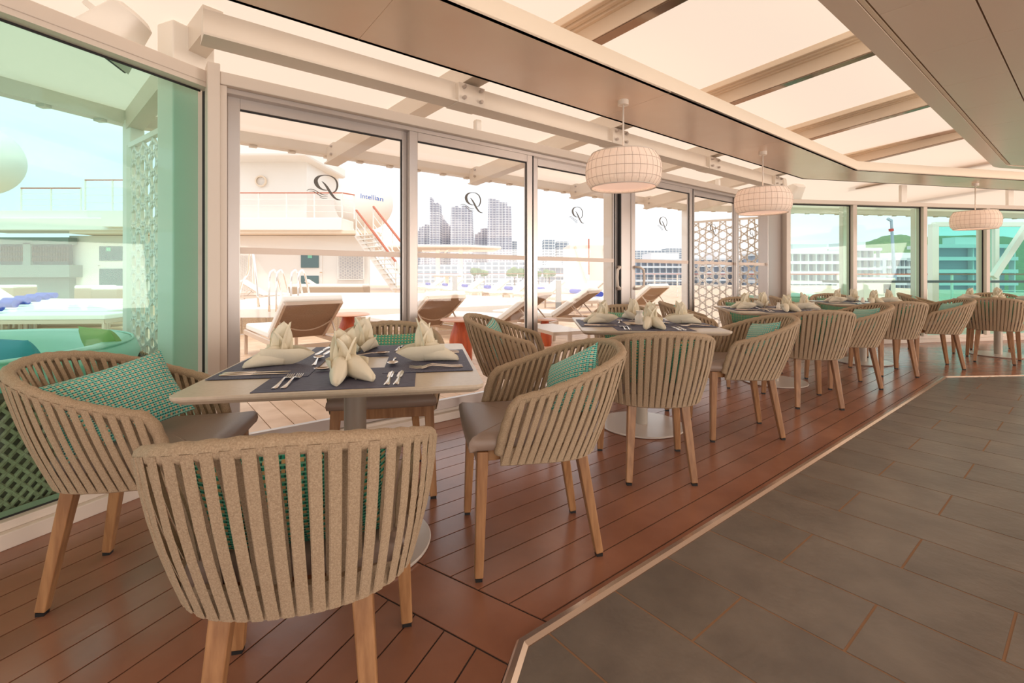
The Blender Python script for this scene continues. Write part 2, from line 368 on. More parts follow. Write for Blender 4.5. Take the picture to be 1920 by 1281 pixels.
# ================================================================ WINDOW WALLS
# wall B: one large green pane on the left
sBc = B.sx(398, nB_wall)
wl = structure('window_1', 'large fixed green-tinted window on the left')
wb = MB().fbox(B, -.9, sBc, nB_wall-.005, nB_wall+.10, 2.14, 2.205); wb.build('head_frame', M['frame'], wl, bevel=.004)
MB().fbox(B, -.9, sBc, nB_wall+.0, nB_wall+.075, 2.115, 2.14).build('head_frame', M['frame'], wl)
MB().fbox(B, -.9, sBc, nB_wall+.0, nB_wall+.16, .0, .065).build('sill', M['frame'], wl, bevel=.004)
MB().fbox(B, -.9, sBc, nB_wall+.03, nB_wall+.16, .065, .1).build('sill', M['frame'], wl, bevel=.004)
MB().fbox(B, -.9, sBc-.03, nB_wall+.075, nB_wall+.087, .1, 2.13).build('glass_pane', M['green_glass'], wl)
MB().fbox(B, -.9, sBc-.02, nB_wall+.068, nB_wall+.075, 2.105, 2.118).build('gasket', M['gasket'], wl)
MB().fbox(B, -.9, sBc-.02, nB_wall+.068, nB_wall+.075, .1, .106).build('gasket', M['gasket'], wl)
sB_in = B.sx(387, nB_wall+.07)
MB().fbox(B, sB_in-.012, sB_in, nB_wall+.06, nB_wall+.088, .1, 2.12).build('gasket', M['gasket'], wl)
# corner post
def postpx(name, fr, n, x0, x1, dp, z0, z1, m=None, label=None, bevel=.004):
    a, b = fr.sx(x0, n), fr.sx(x1, n)
    return MB().fbox(fr, a, b, n, n+dp, z0, z1).build(name, m or M['frame'], None, bevel=bevel, kind='structure', label=label)
postpx('trim_2', A, nA_wall-.03, 389, 413, .12, 0, 2.235, label='pale corner post between green window and sliding doors')
# door wall A
wa = structure('wall_left', 'white head beam and sill carrying the row of sliding doors')
sA0, sA1 = A.sx(412, nA_wall), A.sx(1470, nA_wall)
MB().fbox(A, sA0, sA1+.1, nA_wall-.02, nA_wall+.15, 2.13, 2.2).build('head_frame', M['frame'], wa, bevel=.005)
MB().fbox(A, sA0, sA1, nA_wall+.02, nA_wall+.15, 2.10, 2.13).build('track_frame', M['alu'], wa, bevel=.003)
MB().fbox(A, sA0, sA1, nA_wall, nA_wall+.05, 0, .055).build('sill', M['frame'], wa, bevel=.004)
MB().fbox(A, sA0, sA1, nA_wall+.05, nA_wall+.2, -.02, .075).build('sill', M['frame'], wa, bevel=.004)
MB().fbox(A, sA0, sA1, nA_wall+.155, nA_wall+.185, .075, .082).build('track_strip', M['steel'], wa)
MB().fbox(A, sA0, A.sx(437, nA_wall)-.03, nA_wall-.005, nA_wall+.13, .0, 2.13).build('jamb', M['frame'], wa, bevel=.003)
# emblem: an open letter with three waves
def strokes():
    raw = [[(615,495,8),(670,470,22),(700,410,30),(706,350,32),(690,290,30),(655,240,25),(600,205,19),(540,186,15),(470,182,13),(400,195,26),(350,225,44),(322,270,62),(325,320,68),(350,370,58),(390,410,40),(440,438,24),(490,450,15),(535,450,8)],
        [(425,290,6),(470,330,26),(520,395,40),(560,460,46),(600,520,44),(650,580,36),(700,615,24),(765,628,10)],
        [(155,460,4),(190,440,10),(235,433,13),(290,445,12),(350,480,13),(420,520,13),(480,538,11),(540,532,4)],
        [(200,468,4),(250,466,9),(300,485,12),(360,525,13),(410,555,12),(460,572,10),(540,560,3)],
        [(385,570,3),(430,592,9),(490,600,9),(530,590,3)]]
    n = nA_wall+.09; out_ = []
    for st_ in raw:
        sm = []
        P = [st_[0]]+st_+[st_[-1]]
        for i in range(1, len(P)-2):
            for k in range(4):
                t = k/4; q = [.5*((2*P[i][c])+(-P[i-1][c]+P[i+1][c])*t+(2*P[i-1][c]-5*P[i][c]+4*P[i+1][c]-P[i+2][c])*t*t+(-P[i-1][c]+3*P[i][c]-3*P[i+1][c]+P[i+2][c])*t**3) for c in range(3)]; sm.append(q)
        sm.append(st_[-1]); pts = []; ws = []
        for x, y, w_ in sm:
            X, Y = 560+x/9.6, 310+y/9.6; v = Vector(((X-CX)/F, 1, 0)); Z = n/A.n.dot(v)
            pts.append((A.sx(X, n)-A.sx(612, n), EH+(HY-Y)*Z/F-1.635)); ws.append(w_/9.6*Z/F*1.05)
        out_.append((pts, ws))
    return out_
STROKES = strokes()
def emblem(parent, cx_, n, z, k):
    def stroke(mb, pts, ws):
        n_ = len(pts); L = []; Rr = []
        for i, (x, y) in enumerate(pts):
            a = pts[max(0, i-1)]; b = pts[min(n_-1, i+1)]; dx, dy = b[0]-a[0], b[1]-a[1]; l = math.hypot(dx, dy) or 1
            L.append((x-dy/l*ws[i]/2, y+dx/l*ws[i]/2)); Rr.append((x+dy/l*ws[i]/2, y-dx/l*ws[i]/2))
        vs = [A.p(cx_+q[0]*k, n, z+q[1]*k) for q in L+Rr]
        mb.add(vs, [(i, i+1, n_+i+1, n_+i) for i in range(n_-1)])
    mb = MB()
    for pts, ws in STROKES: stroke(mb, pts, ws)
    return mb.build('emblem', M['logo'], parent)
doors = [(426, 770, 0), (768, 999, 1), (998, 1162, 0), (1184, 1299, 1), (1297, 1382, 0), (1381, 1446, 1)]
logo_x = [612, 888, 1084, 1245, 1338, 1412]
dl = ['widest sliding glass door, next to the corner post', 'sliding glass door second from the corner post', 'sliding glass door left of the twin handles', 'sliding glass door right of the twin handles', 'narrow sliding glass door before the white lattice', 'narrowest sliding glass door at the far end']
for i, (x0, x1, tr_) in enumerate(doors):
    d = structure('door_%d' % (i+1), dl[i])
    n0 = nA_wall+(.075 if tr_ == 0 else .03); a, b = A.sx(x0, n0), A.sx(x1, n0)
    sw = .065
    for (u, v) in ((a, a+sw), (b-sw, b)):
        MB().fbox(A, u, v, n0, n0+.04, .08, 2.105).build('stile', M['alu'], d, bevel=.004)
    MB().fbox(A, a+sw, b-sw, n0, n0+.04, 2.04, 2.105).build('rail', M['alu'], d, bevel=.003)
    MB().fbox(A, a+sw, b-sw, n0, n0+.04, .08, .15).build('rail', M['alu'], d, bevel=.003)
    MB().fbox(A, a+sw, b-sw, n0+.016, n0+.024, .15, 2.04).build('glass_pane', M['glass'], d)
    g = MB().fbox(A, a+sw, b-sw, n0+.008, n0+.015, 2.03, 2.04); g.fbox(A, b-sw-.008, b-sw, n0+.008, n0+.015, .15, 2.03); g.build('gasket', M['gasket'], d)
    MB().fbox(A, b-.004, b+.006, n0-.004, n0+.03, .08, 2.1).build('gasket', M['gasket'], d)
    MB().fbox(A, a+sw, b-sw, n0+.013, n0+.0158, 1.205, 1.242).build('frosted_stripe', M['stripe'], d)
    emblem(d, A.sx(logo_x[i], n0), n0+.012, 1.635, 1.0)
    if i in (2, 3):
        hs = b-sw*.45 if i == 2 else a+sw*.8
        h = MB(); 
        sgn = -1 if i == 2 else 1
        h.tube([A.p(hs, n0, 1.16), A.p(hs+sgn*.02, n0-.05, 1.155), A.p(hs+sgn*.075, n0-.06, 1.13), A.p(hs+sgn*.085, n0-.06, 1.05), A.p(hs+sgn*.075, n0-.06, .96), A.p(hs+sgn*.02, n0-.05, .935), A.p(hs, n0, .93)], .013, 10)
        h.build('door_handle', M['frame'], d, smooth=True)
# closing stile between the two leaves
sm0, sm1 = A.sx(1163, nA_wall+.05), A.sx(1186, nA_wall+.05)
MB().fbox(A, sm0, sm1, nA_wall+.04, nA_wall+.1, .07, 2.12).build('meeting_stile', M['alu'], wa, bevel=.003)
MB().fbox(A, sm0-.012, sm0-.002, nA_wall+.035, nA_wall+.11, .07, 2.12).build('gasket', M['gasket'], wa)
# wall C: green windows at the end
wc = structure('window_2', 'row of green-tinted windows across the end of the room')
sC0 = Cf.sx(1478, nC_wall); sC1 = 12
MB().fbox(Cf, sC0-.1, sC1, nC_wall-.01, nC_wall+.13, 2.14, 2.2).build('head_frame', M['frame'], wc, bevel=.004)
MB().fbox(Cf, sC0-.1, sC1, nC_wall, nC_wall+.15, 0, .06).build('sill', M['frame'], wc, bevel=.004)
MB().fbox(Cf, sC0-.1, sC1, nC_wall+.03, nC_wall+.15, .06, .11).build('sill', M['frame'], wc, bevel=.004)
cxs = [1479, 1603.5, 1735.5, 1853.5, 1961, 2050, 2130]
ss = [Cf.sx(x, nC_wall) for x in cxs]
for s_ in ss: MB().fbox(Cf, s_-.035, s_+.035, nC_wall+.0, nC_wall+.12, .1, 2.2).build('mullion', M['frame'], wc, bevel=.004)
for a, b in zip(ss[:-1], ss[1:]):
    MB().fbox(Cf, a+.035, b-.035, nC_wall+.06, nC_wall+.07, .11, 2.14).build('glass_pane', M['pale_green_glass'], wc)
    g = MB().fbox(Cf, b-.05, b-.035, nC_wall+.05, nC_wall+.06, .11, 2.14); g.fbox(Cf, a+.035, b-.035, nC_wall+.05, nC_wall+.06, 2.12, 2.14); g.build('gasket', M['gasket'], wc)
postpx('trim_3', A, nA_wall+.0, 1440, 1468, .14, 0, 2.14, m=M['alu'], label='wide pale post where the doors meet the green windows')
# ================================================================ ROOF OF CLOTH
zA = lambda n: 2.31+.154*(4.707-n)
zB = lambda n: 2.31+.154*(4.14-n)
zC = lambda n: 2.31+.154*(7.9-n)
hAB = lambda k: (k*(-(A.n.x-B.n.x)), k*(-(A.n.y-B.n.y)), -k*.567)      # k=1 keeps the A side
hAC = lambda k: (k*(-(A.n.x-Cf.n.x)), k*(-(A.n.y-Cf.n.y)), -k*(-3.193))
roof = structure('ceiling', 'sloping cream cloth awning roof on white beams')
U = Vector((-.764, .6455, 0)).normalized()
def fab(poly, zf, name='cloth_panel'):
    if len(poly) < 3: return
    vs = [Vector((p[0], p[1], zf(p))) for p in poly]
    MB().add(vs, [tuple(range(len(vs)))]).build(name, M['fabric'], roof)
zfA = lambda p: zA(A.n.x*p[0]+A.n.y*p[1]); zfB = lambda p: zB(B.n.x*p[0]+B.n.y*p[1]); zfC = lambda p: zC(Cf.n.x*p[0]+Cf.n.y*p[1])
big = [(-14, -8), (20, -8), (20, 20), (-14, 20)]
W = Vector((U.y, -U.x, 0))                                             # across the bays
qs = [-4.3, -2.55, -.8, .95, 2.73, 4.49, 6.25, 8.02, 9.8, 11.6]
def qline(q):                                                          # beam line through q at n=0: point d*q
    c = W.dot(A.d*q); return c
for i in range(len(qs)-1):
    c0, c1 = qline(qs[i]), qline(qs[i+1])
    fab(clip(big, [(W.x, W.y, c1), (-W.x, -W.y, -c0), hAB(1), hAC(1), below(A, 4.75), above(A, .45)]), zfA)
fab(clip(big, [hAB(-1), below(B, 4.2), above(B, .2), (0, -1, 3)]), zfB)
for a, b in ((0, 6.4), (6.4, 8.2), (8.2, 10), (10, 12)):
    fab(clip(frect(Cf, a, b, 3.9, 7.95), [hAC(-1)]), zfC)
# beams under the cloth, room side: ribs, face and mirror strip
for q in qs[3:]:
    base = A.d*q; L0 = base+U*.55; L1 = base+U*2.62
    def at(P, dz): n = A.n.dot(P); return Vector((P.x, P.y, zA(n)+dz))
    for o, nm in ((Vector((0, 0, 0)), 'cross_beam'),):
        MB().bar(at(L0, -.075), at(L1, -.075), .10, .15).build(nm, M['bulkhead'], roof)
        MB().bar(at(L0, -.153), at(L1, -.153), .085, .008).build('mirror_strip', M['track'], roof)
        for j in range(3):
            oo = -W*(.065+.05*j)
            if W.dot(A.d) < 0: oo = -oo
            MB().bar(at(L0+oo, -.03+.004*j), at(L1+oo, -.03+.004*j), .036, .05).build('track_rib', M['bulkhead'], roof, bevel=.006)
# long beam above the doors and cross beams out to the edge
MB().bar(A.p(.28, 2.85, 2.345), A.p(6.9, 2.85, 2.345), .09, .13).build('long_beam', M['white'], roof)
MB().bar(A.p(.28, 2.85, 2.275), A.p(6.9, 2.85, 2.275), .15, .012).build('beam_flange', M['white'], roof)
MB().bar(Cf.p(4.9, 5.75, 2.46), Cf.p(12, 5.75, 2.46), .09, .07).build('long_beam', M['white'], roof)
qo = [2.42, 4.05, 5.72, 7.4]
for q in qo:
    def at2(n, dz): P = A.p(q-.197*n, n); return Vector((P.x, P.y, zA(n)+dz))
    MB().bar(at2(2.45, -.10), at2(4.66, -.10), .09, .15).build('cross_beam', M['white'], roof)
    MB().bar(at2(2.45, -.18), at2(4.66, -.18), .14, .012).build('beam_flange', M['white'], roof)
    # bracket plate and bolts at the long beam
    P = A.p(q-.197*2.85, 2.85)
    MB().box((P.x, P.y, 2.335), (.22, .17, .14), A.R()).build('bracket_plate', M['white'], roof, bevel=.004)
    for dz in (-.035, .04):
        for ds in (-.07, .07):
            b = A.p(q-.197*2.85+ds, 2.765, 2.335+dz)
            MB().tube([b, b-A.n*.025], .013, 6).build('bolt', M['alu'], roof)
    P2 = A.p(q-.197*4.62, 4.6)
    MB().box((P2.x, P2.y, 2.25), (.05, .12, .16), A.R()).build('bracket_plate', M['white'], roof, bevel=.004)
    for dz in (-.035, .04): MB().tube([A.p(q-.197*4.62-.03, 4.56, 2.25+dz), A.p(q-.197*4.62-.05, 4.56, 2.25+dz)], .013, 6).build('bolt', M['alu'], roof)
# edge beam along the awning
cAB = Vector((-2.95, 3.63, 0)); 
def lineint(f1, n1, f2, n2):
    det = f1.n.x*f2.n.y-f1.n.y*f2.n.x; return Vector(((n1*f2.n.y-n2*f1.n.y)/det, (f1.n.x*n2-f2.n.x*n1)/det, 0))
e1 = lineint(A, 4.7, B, 4.13); e2 = lineint(A, 4.7, Cf, 7.9)
for P, Q in ((e1, e2), (e1, e1-B.d*5), (e2, e2+Cf.d*8)):
    MB().bar(P+Vector((0, 0, 2.295)), Q+Vector((0, 0, 2.295)), .10, .15).build('edge_beam', M['white'], roof)
    d_ = (Q-P); L = d_.length; d_.normalize(); pts = MB()
    for i in range(int(L/.32)): pts.box(P+d_*(.2+i*.32)+Vector((0, 0, 2.212)), (.06, .05, .02), A.R() if P is e1 and Q is e2 else W0)
    pts.build('hem_clips', M['white'], roof, kind='stuff')
for (P, iN) in ((e1, Vector((*corner1, 0))), (e2, Vector((*corner2, 0)))):
    MB().bar(P+Vector((0, 0, 2.24)), iN+Vector((0, 0, 2.47)), .10, .15).build('hip_beam', M['white'], roof)
# outer posts, lattice screens
def lattice(mb, P, Q, z0, z1, cell=.17, r=.016):
    P, Q = Vector((P[0], P[1], 0)), Vector((Q[0], Q[1], 0)); d = (Q-P); L = d.length; d.normalize(); nr = Vector((-d.y, d.x, 0)); 
    def b(u0, v0, u1, v1):
        if min(u0, u1) < 0 or max(u0, u1) > L or min(v0, v1) < z0 or max(v0, v1) > z1: return
        mb.bar(P+d*u0+Vector((0, 0, v0)), P+d*u1+Vector((0, 0, v1)), .02, r, up=nr)
    rows = int((z1-z0)/(cell*.866))+1; cols = int(L/cell)+1
    for j in range(rows+1):
        for i in range(cols+1):
            cx_ = i*cell+(cell/2 if j % 2 else 0); cy_ = z0+j*cell*.866; rr = cell*.34
            for k in range(6):
                a0, a1 = k*PI/3+PI/6, (k+1)*PI/3+PI/6
                b(cx_+rr*math.cos(a0), cy_+rr*math.sin(a0), cx_+rr*math.cos(a1), cy_+rr*math.sin(a1))
                am = k*PI/3; c2x, c2y = cx_+cell/2*math.cos(am), cy_+cell/2*math.sin(am)
                b(cx_+rr*math.cos(a0), cy_+rr*math.sin(a0), c2x, c2y) if k < 6 else None
                b(cx_+rr*math.cos(am-PI/6), cy_+rr*math.sin(am-PI/6), c2x, c2y)
def screen(name, P, Q, z0, z1, label, cell):
    t = thing(name, label, 'screen', (P[0], P[1], 0)); mb = MB(); lattice(mb, P, Q, z0, z1, cell)
    mb.build('lattice', M['ext'], t, world=True)
    P3, Q3 = Vector((P[0], P[1], 0)), Vector((Q[0], Q[1], 0))
    for a, b in (((P3, z0), (P3, z1)), ((Q3, z0), (Q3, z1)), ((P3, z0), (Q3, z0)), ((P3, z1), (Q3, z1))):
        MB().bar(a[0]+Vector((0, 0, a[1])), b[0]+Vector((0, 0, b[1])), .035, .035).build('screen_frame', M['ext'], t, world=True)
screen('lattice_screen', (-2.78, 3.47), (-1.88, 2.80), .02, 2.02, 'white pierced screen behind the green window on the left', .19)
screen('lattice_screen', (3.1, 8.3), (4.05, 7.5), .02, 1.98, 'white pierced screen seen through the narrow sliding doors', .22)
def column(name, P, wd, dp, z0, z1, R, label, m=None):
    o = MB().box((P[0], P[1], (z0+z1)/2), (wd, dp, z1-z0), R).build(name, m or M['ext'], None, bevel=.008); tag(o, label, 'column'); return o
column('awning_post', (e1.x+.06, e1.y-.05), .1, .1, -.04, 2.25, B.R(), 'slim white awning post left of the pierced screen, behind green glass')
column('awning_post', (e2.x, e2.y), .16, .12, -.04, 2.25, A.R(), 'broad white awning post left of the far pierced screen')
pc = A.p(A.sx(1146, 3.32), 3.32); column('steel_column', pc, .12, .12, 0, 2.28, A.R(), 'white square column behind the twin door handles')
pc = B.p(B.sx(350, 2.82), 2.82); column('steel_column', pc, .24, .14, 0, 2.5, B.R(), 'wide white steel column behind the green window, by the corner post')
for x, n in ((895, 3.0), (1346, 3.0)):
    pp = A.p(A.sx(x, n+.1), n+.1); column('short_post', pp, .05, .05, 2.2, 2.3, A.R(), 'short white post on the door head, %s' % ('left of the nearest hanging lamp' if x < 1000 else 'between two hanging lamps'))
for x in (1693, 1893):
    pp = Cf.p(Cf.sx(x, nC_wall+.05), nC_wall+.05); column('short_post', pp, .11, .05, 2.2, 2.48, Cf.R(), 'short white post above the end windows, %s' % ('left of the farthest lamp' if x < 1800 else 'right of the farthest lamp'))
for x, q in ((1585, 'first'), (1719, 'second'), (1842, 'third')):
    pp = Cf.p(Cf.sx(x, nC_wall+.35), nC_wall+.35); column('awning_post', pp, .16, .08, -.04, 2.16, Cf.R(), 'pale awning post just outside the end windows, %s from the left' % q)
# fascia / soffit strip
sof = structure('ceiling_soffit', 'lowered satin metal soffit band that carries the hanging lamps'); sof.name = 'trim_4'
ZS = 2.32
def miter(n1, n2): return lineint(A, n1, C7, n2)
i0, i1, i2 = A.p(-3.5, 1.85), miter(1.85, 4.6), C7.p(13, 4.6)
o0, o1, o2 = A.p(-3.5, 2.47), miter(2.47, 5.18), C7.p(13, 5.18)
ol = lineint(A, 2.47, B, 1.75)
def quads(P0, P1, Q1, Q0, cuts, name, z0, z1, m):
    for a, b in zip(cuts[:-1], cuts[1:]):
        f = lambda p, q, t: (p.x+(q.x-p.x)*t, p.y+(q.y-p.y)*t)
        g = .0015/(P1-P0).length
        MB().prism([f(P0, P1, a+g), f(P0, P1, b-g), f(Q0, Q1, b-g), f(Q0, Q1, a+g)], z0, z1).build(name, m, sof)
LA = (i1-i0).length
cuts = [0, .22, .43, .62, .80, 1]
quads(i0, i1, o1, o0, cuts, 'soffit_panel', ZS, ZS+.012, M['soffit'])
quads(i1, i2, o2, o1, [0, .28, .5, .75, 1], 'soffit_panel', ZS, ZS+.012, M['soffit'])
for P, Q, R_ in ((i0, i1, A), (i1, i2, C7)):
    MB().bar(P+R_.n*.012+Vector((0, 0, ZS+.055)), Q+R_.n*.012+Vector((0, 0, ZS+.055)), .024, .11).build('fascia', M['bulkhead'], sof)
for P, Q, R_ in ((o0, o1, A), (o1, o2, C7)):
    MB().bar(P-R_.n*.012+Vector((0, 0, ZS+.055)), Q-R_.n*.012+Vector((0, 0, ZS+.055)), .024, .11).build('fascia', M['bulkhead'], sof)
# panelled ceiling over the walkway
ceil = structure('ceiling_panels', 'panelled beige ceiling over the walkway'); ceil.name = 'ceiling_walkway'
k0 = miter(.81, 4.12)
rim = [A.p(-5, .81)]; rad = .5
c_ = miter(.81-rad, 4.12-rad)
ang0 = math.atan2(A.n.y, A.n.x); ang1 = math.atan2(C7.n.y, C7.n.x)
arc = [Vector((c_.x+rad*math.cos(ang0+(ang1-ang0)*t/8), c_.y+rad*math.sin(ang0+(ang1-ang0)*t/8), 0)) for t in range(9)]
outer = [A.p(-6, .81)]+arc+[C7.p(14, 4.12)]
poly = [(p.x, p.y) for p in outer]+[(14, -6), (-6, -6)]
def inset(dn): 
    rr = rad-dn
    return [A.p(-6, .81-dn)]+[Vector((c_.x+rr*math.cos(ang0+(ang1-ang0)*t/8), c_.y+rr*math.sin(ang0+(ang1-ang0)*t/8), 0)) for t in range(9)]+[C7.p(14, 4.12-dn)]
MB().prism(poly, ZS+.03, ZS+.12).build('ceiling_board', M['bulkhead'], ceil)
def band(n0, n1, z0, z1, m, name):
    a, b = inset(n0), inset(n1)
    for lst in ((a, b),):
        mb = MB(); n = len(a); vs = [(p.x, p.y, z) for z in (z0, z1) for p in a+b]; k = 2*n
        fs = []
        for i in range(n-1):
            fs += [(i, i+1, n+i+1, n+i), (k+i, k+n+i, k+n+i+1, k+i+1), (i, k+i, k+i+1, i+1), (n+i, n+i+1, k+n+i+1, k+n+i)]
        mb.add(vs, fs).build(name, m, ceil)
band(0, .105, ZS, ZS+.06, M['ctile'], 'edge_band'); band(.109, .128, ZS+.004, ZS+.06, M['bulkhead'], 'edge_bead')
plane_lim = [below(A, .81-.133), below(C7, 4.12-.133)]
for i in range(8):
    n1 = .677-i*.312; 
    for j in range(-1, 15):
        s0 = A.d.dot(gp(1000, 600))*0 + (A.d.dot(Vector((2.297, 2.709, 0)))+.70*(j-3))
        p = clip(frect(A, s0+.002, s0+.698, n1-.308, n1-.003), plane_lim)
        if len(p) > 2:
            cx_ = sum(q[0] for q in p)/len(p); cy_ = sum(q[1] for q in p)/len(p)
            if cy_ < 1.4 or cx_/cy_ > 1.35: continue
            MB().prism(p, ZS+.004, ZS+.032).build('ceiling_panel', M['ctile'], ceil)
rest = MB()
rest.prism(clip([(-6, -6), (14, -6), (14, 1.3), (-6, 1.3)], plane_lim), ZS+.006, ZS+.031); rest.build('ceiling_board', M['ctile'], ceil)
# ================================================================ CHAIRS
def catmull(pts, n):
    pts = [Vector(p) for p in pts]; P = [pts[0]*2-pts[1]]+pts+[pts[-1]*2-pts[-2]]; res = []
    for i in range(1, len(P)-2):
        for k in range(n):
            t = k/n; a, b, c, d = P[i-1:i+3]
            res.append(.5*((2*b)+(-a+c)*t+(2*a-5*b+4*c-d)*t*t+(-a+3*b-3*c+d)*t**3))
    return res+[pts[-1]]
def resample(pts, n):
    L = [0]
    for a, b in zip(pts[:-1], pts[1:]): L.append(L[-1]+(b-a).length)
    res = []; j = 0
    for i in range(n):
        t = L[-1]*i/(n-1)
        while j < len(L)-2 and L[j+1] < t: j += 1
        res.append(pts[j].lerp(pts[j+1], (t-L[j])/(L[j+1]-L[j] or 1)))
    return res
half_u = [(.262, .10, .638), (.284, .0, .665), (.286, -.11, .70), (.262, -.22, .738), (.19, -.318, .770), (.09, -.358, .785), (0, -.368, .79)]
half_l = [(.238, .165, .437), (.242, .05, .437), (.238, -.05, .436), (.214, -.14, .434), (.155, -.20, .432), (.075, -.226, .43), (0, -.232, .43)]
def full(h): return h+[(-x, y, z) for x, y, z in h[:-1][::-1]]
UP = resample(catmull(full(half_u), 8), 200); LO = resample(catmull(full(half_l), 8), 200)
def side(path, i):
    a, b = path[max(0, i-1)], path[min(len(path)-1, i+1)]; d = (b-a).normalized(); n = Vector((d.y, -d.x, 0)).normalized()
    if n.dot(Vector((path[i].x, path[i].y+.1, 0))) < 0: n = -n
    return d, n
def strap(i, wd=.0245):
    iu = i; mb = MB(); du, nu = side(UP, iu); dlo, nl = side(LO, iu); th = .0026
    for sgn, ou, olw in ((1, .0185, .016), (-1, .015, .006)):
        ww = wd if sgn > 0 else wd*.72
        if sgn < 0: j = min(199, iu+1); a, b = UP[j]-nu*ou+Vector((0, 0, -.004)), LO[j]-nl*olw+Vector((0, 0, .02))
        else: a, b = UP[iu]+nu*ou+Vector((0, 0, .002)), LO[iu]+nl*olw+Vector((0, 0, -.028))
        rows = []
        K = 5
        for k in range(K+1):
            t = k/K; c = a.lerp(b, t)+(nu.lerp(nl, t))*(.010*math.sin(PI*t)*sgn); w_ = ww*(1-.06*math.sin(PI*t)); d_ = du.lerp(dlo, t).normalized(); n_ = nu.lerp(nl, t).normalized()*sgn
            rows.append([c-d_*w_/2, c-d_*w_*.38+n_*th, c+d_*w_*.38+n_*th, c+d_*w_/2, c-n_*.001])
        vs = [v for r in rows for v in r]
        mb.add(vs, [(k*5+j, k*5+(j+1) % 5, (k+1)*5+(j+1) % 5, (k+1)*5+j)[::sgn] for k in range(K) for j in range(5)])
    return mb
def pillow_mesh(wd=.40, h=.27, t=.115):
    n = 16; mb = MB()
    for s_ in (1, -1):
        def f(u, v, s_=s_):
            x = (u-.5)*2; y = (v-.5)*2; e = max(0, (1-abs(x)**2.6)*(1-abs(y)**2.6))**.55
            pin = 1-.07*(x*x)*(1-abs(y))*1-.0; pin2 = 1-.09*(1-x*x)*abs(y)
            return Vector((x*wd/2*(1-.06*(1-y*y)), s_*e*t/2, y*h/2*(1-.07*(1-x*x))))
        mb.grid(f, n, n, flip=(s_ > 0), uvs=(1, 1))
    return mb.mesh('pillow', smooth=True)
PIL = pillow_mesh()
PIL2 = PIL.copy(); PIL.materials.append(M['pillow']); PIL2.materials.append(M['pillow2'])
def make_chair():
    t = thing('dining_chair', 'x', 'chair')
    mb = MB()
    rail = [Vector((.243, .158, .46)), Vector((.252, .14, .53)), Vector((.259, .122, .60))]
    rail = catmull([(.240, .164, .445), (.252, .146, .53), (.260, .122, .605), (.264, .095, .638)], 8)[:-1]
    l = rail+UP[2:-2:2]+[Vector((-p.x, p.y, p.z)) for p in rail[::-1]]
    l = resample(l, 150); rs = [.0188+.0013*(math.sin(i*1.45)) for i in range(150)]
    mb.tube(l, rs, 10); mb.build('rail', M['rope'], t, smooth=True)
    mb = MB(); rows = []
    for i in range(0, 200, 2):
        d, n = side(LO, i); b = .0025*math.sin(i*1.1)
        rows.append([LO[i]+n*(.014+b)+Vector((0, 0, .03)), LO[i]+n*(.013+b)+Vector((0, 0, -.03)), LO[i]+n*.004+Vector((0, 0, -.036)), LO[i]-n*.006+Vector((0, 0, -.02)), LO[i]-n*.004+Vector((0, 0, .03))])
    vs = [v for r in rows for v in r]
    mb.add(vs, [(k*5+j, (k+1)*5+j, (k+1)*5+(j+1) % 5, k*5+(j+1) % 5) for k in range(len(rows)-1) for j in range(5)]+[(0, 1, 2, 3, 4), tuple(len(vs)-5+j for j in (4, 3, 2, 1, 0))])
    mb.build('lower_band', M['rope'], t, smooth=40)
    NS = 39
    for k in range(NS): strap(int(3+(193)*k/(NS-1))).build('strap', M['rope'], t)
    # seat cushion
    mb = MB()
    def out(u):                                                          # rounded trapezoid outline
        pts = [(-.205, -.20), (.205, -.20), (.235, .0), (.238, .245), (.215, .275), (-.215, .275), (-.238, .245), (-.235, 0)]
        return pts
    o = out(0); n = len(o)
    o = [tuple(p)[:2] for p in catmull([(x, y, 0) for x, y in o]+[(o[0][0], o[0][1], 0)], 4)[:-1]]; n = len(o)
    prof = [(.93, .452), (.985, .458), (1.0, .474), (.99, .494), (.94, .507), (.8, .513), (.5, .516), (.15, .515)]
    vs = [(x*k, (y-.03)*k+.03, z) for k, z in prof for x, y in o]
    fs = [(j*n+i, j*n+(i+1) % n, (j+1)*n+(i+1) % n, (j+1)*n+i) for j in range(len(prof)-1) for i in range(n)]+[tuple(range(n))[::-1], tuple((len(prof)-1)*n+i for i in range(n))]
    mb.add(vs, fs); mb.build('seat_cushion', M['leather'], t, smooth=True)
    # teak frame
    mb = MB()
    mb.bar((-.2, .228, .425), (.2, .228, .425), .03, .05); mb.bar((-.19, -.16, .43), (.19, -.16, .43), .03, .04)
    for s_ in (1, -1): mb.bar((s_*.2, .225, .43), (s_*.15, -.16, .43), .028, .04)
    mb.build('seat_frame', M['teak'], t, bevel=.003)
    for s_ in (1, -1):
        L = MB().bar((s_*.215, .222, .452), (s_*.2375, .2375, .012), .046, .042, .034, .030, up=(0, 1, 0)).build('leg', M['teak'], t, bevel=.004)
        MB().box((s_*.2375, .2375, .006), (.028, .024, .012)).build('foot_glide', M['foot'], L)
        L = MB().bar((s_*.135, -.165, .44), (s_*.168, -.237, .012), .046, .042, .032, .030, up=(0, 1, 0)).build('leg', M['teak'], t, bevel=.004)
        MB().box((s_*.168, -.237, .006), (.026, .024, .012)).build('foot_glide', M['foot'], L)
    return t
proto = make_chair()
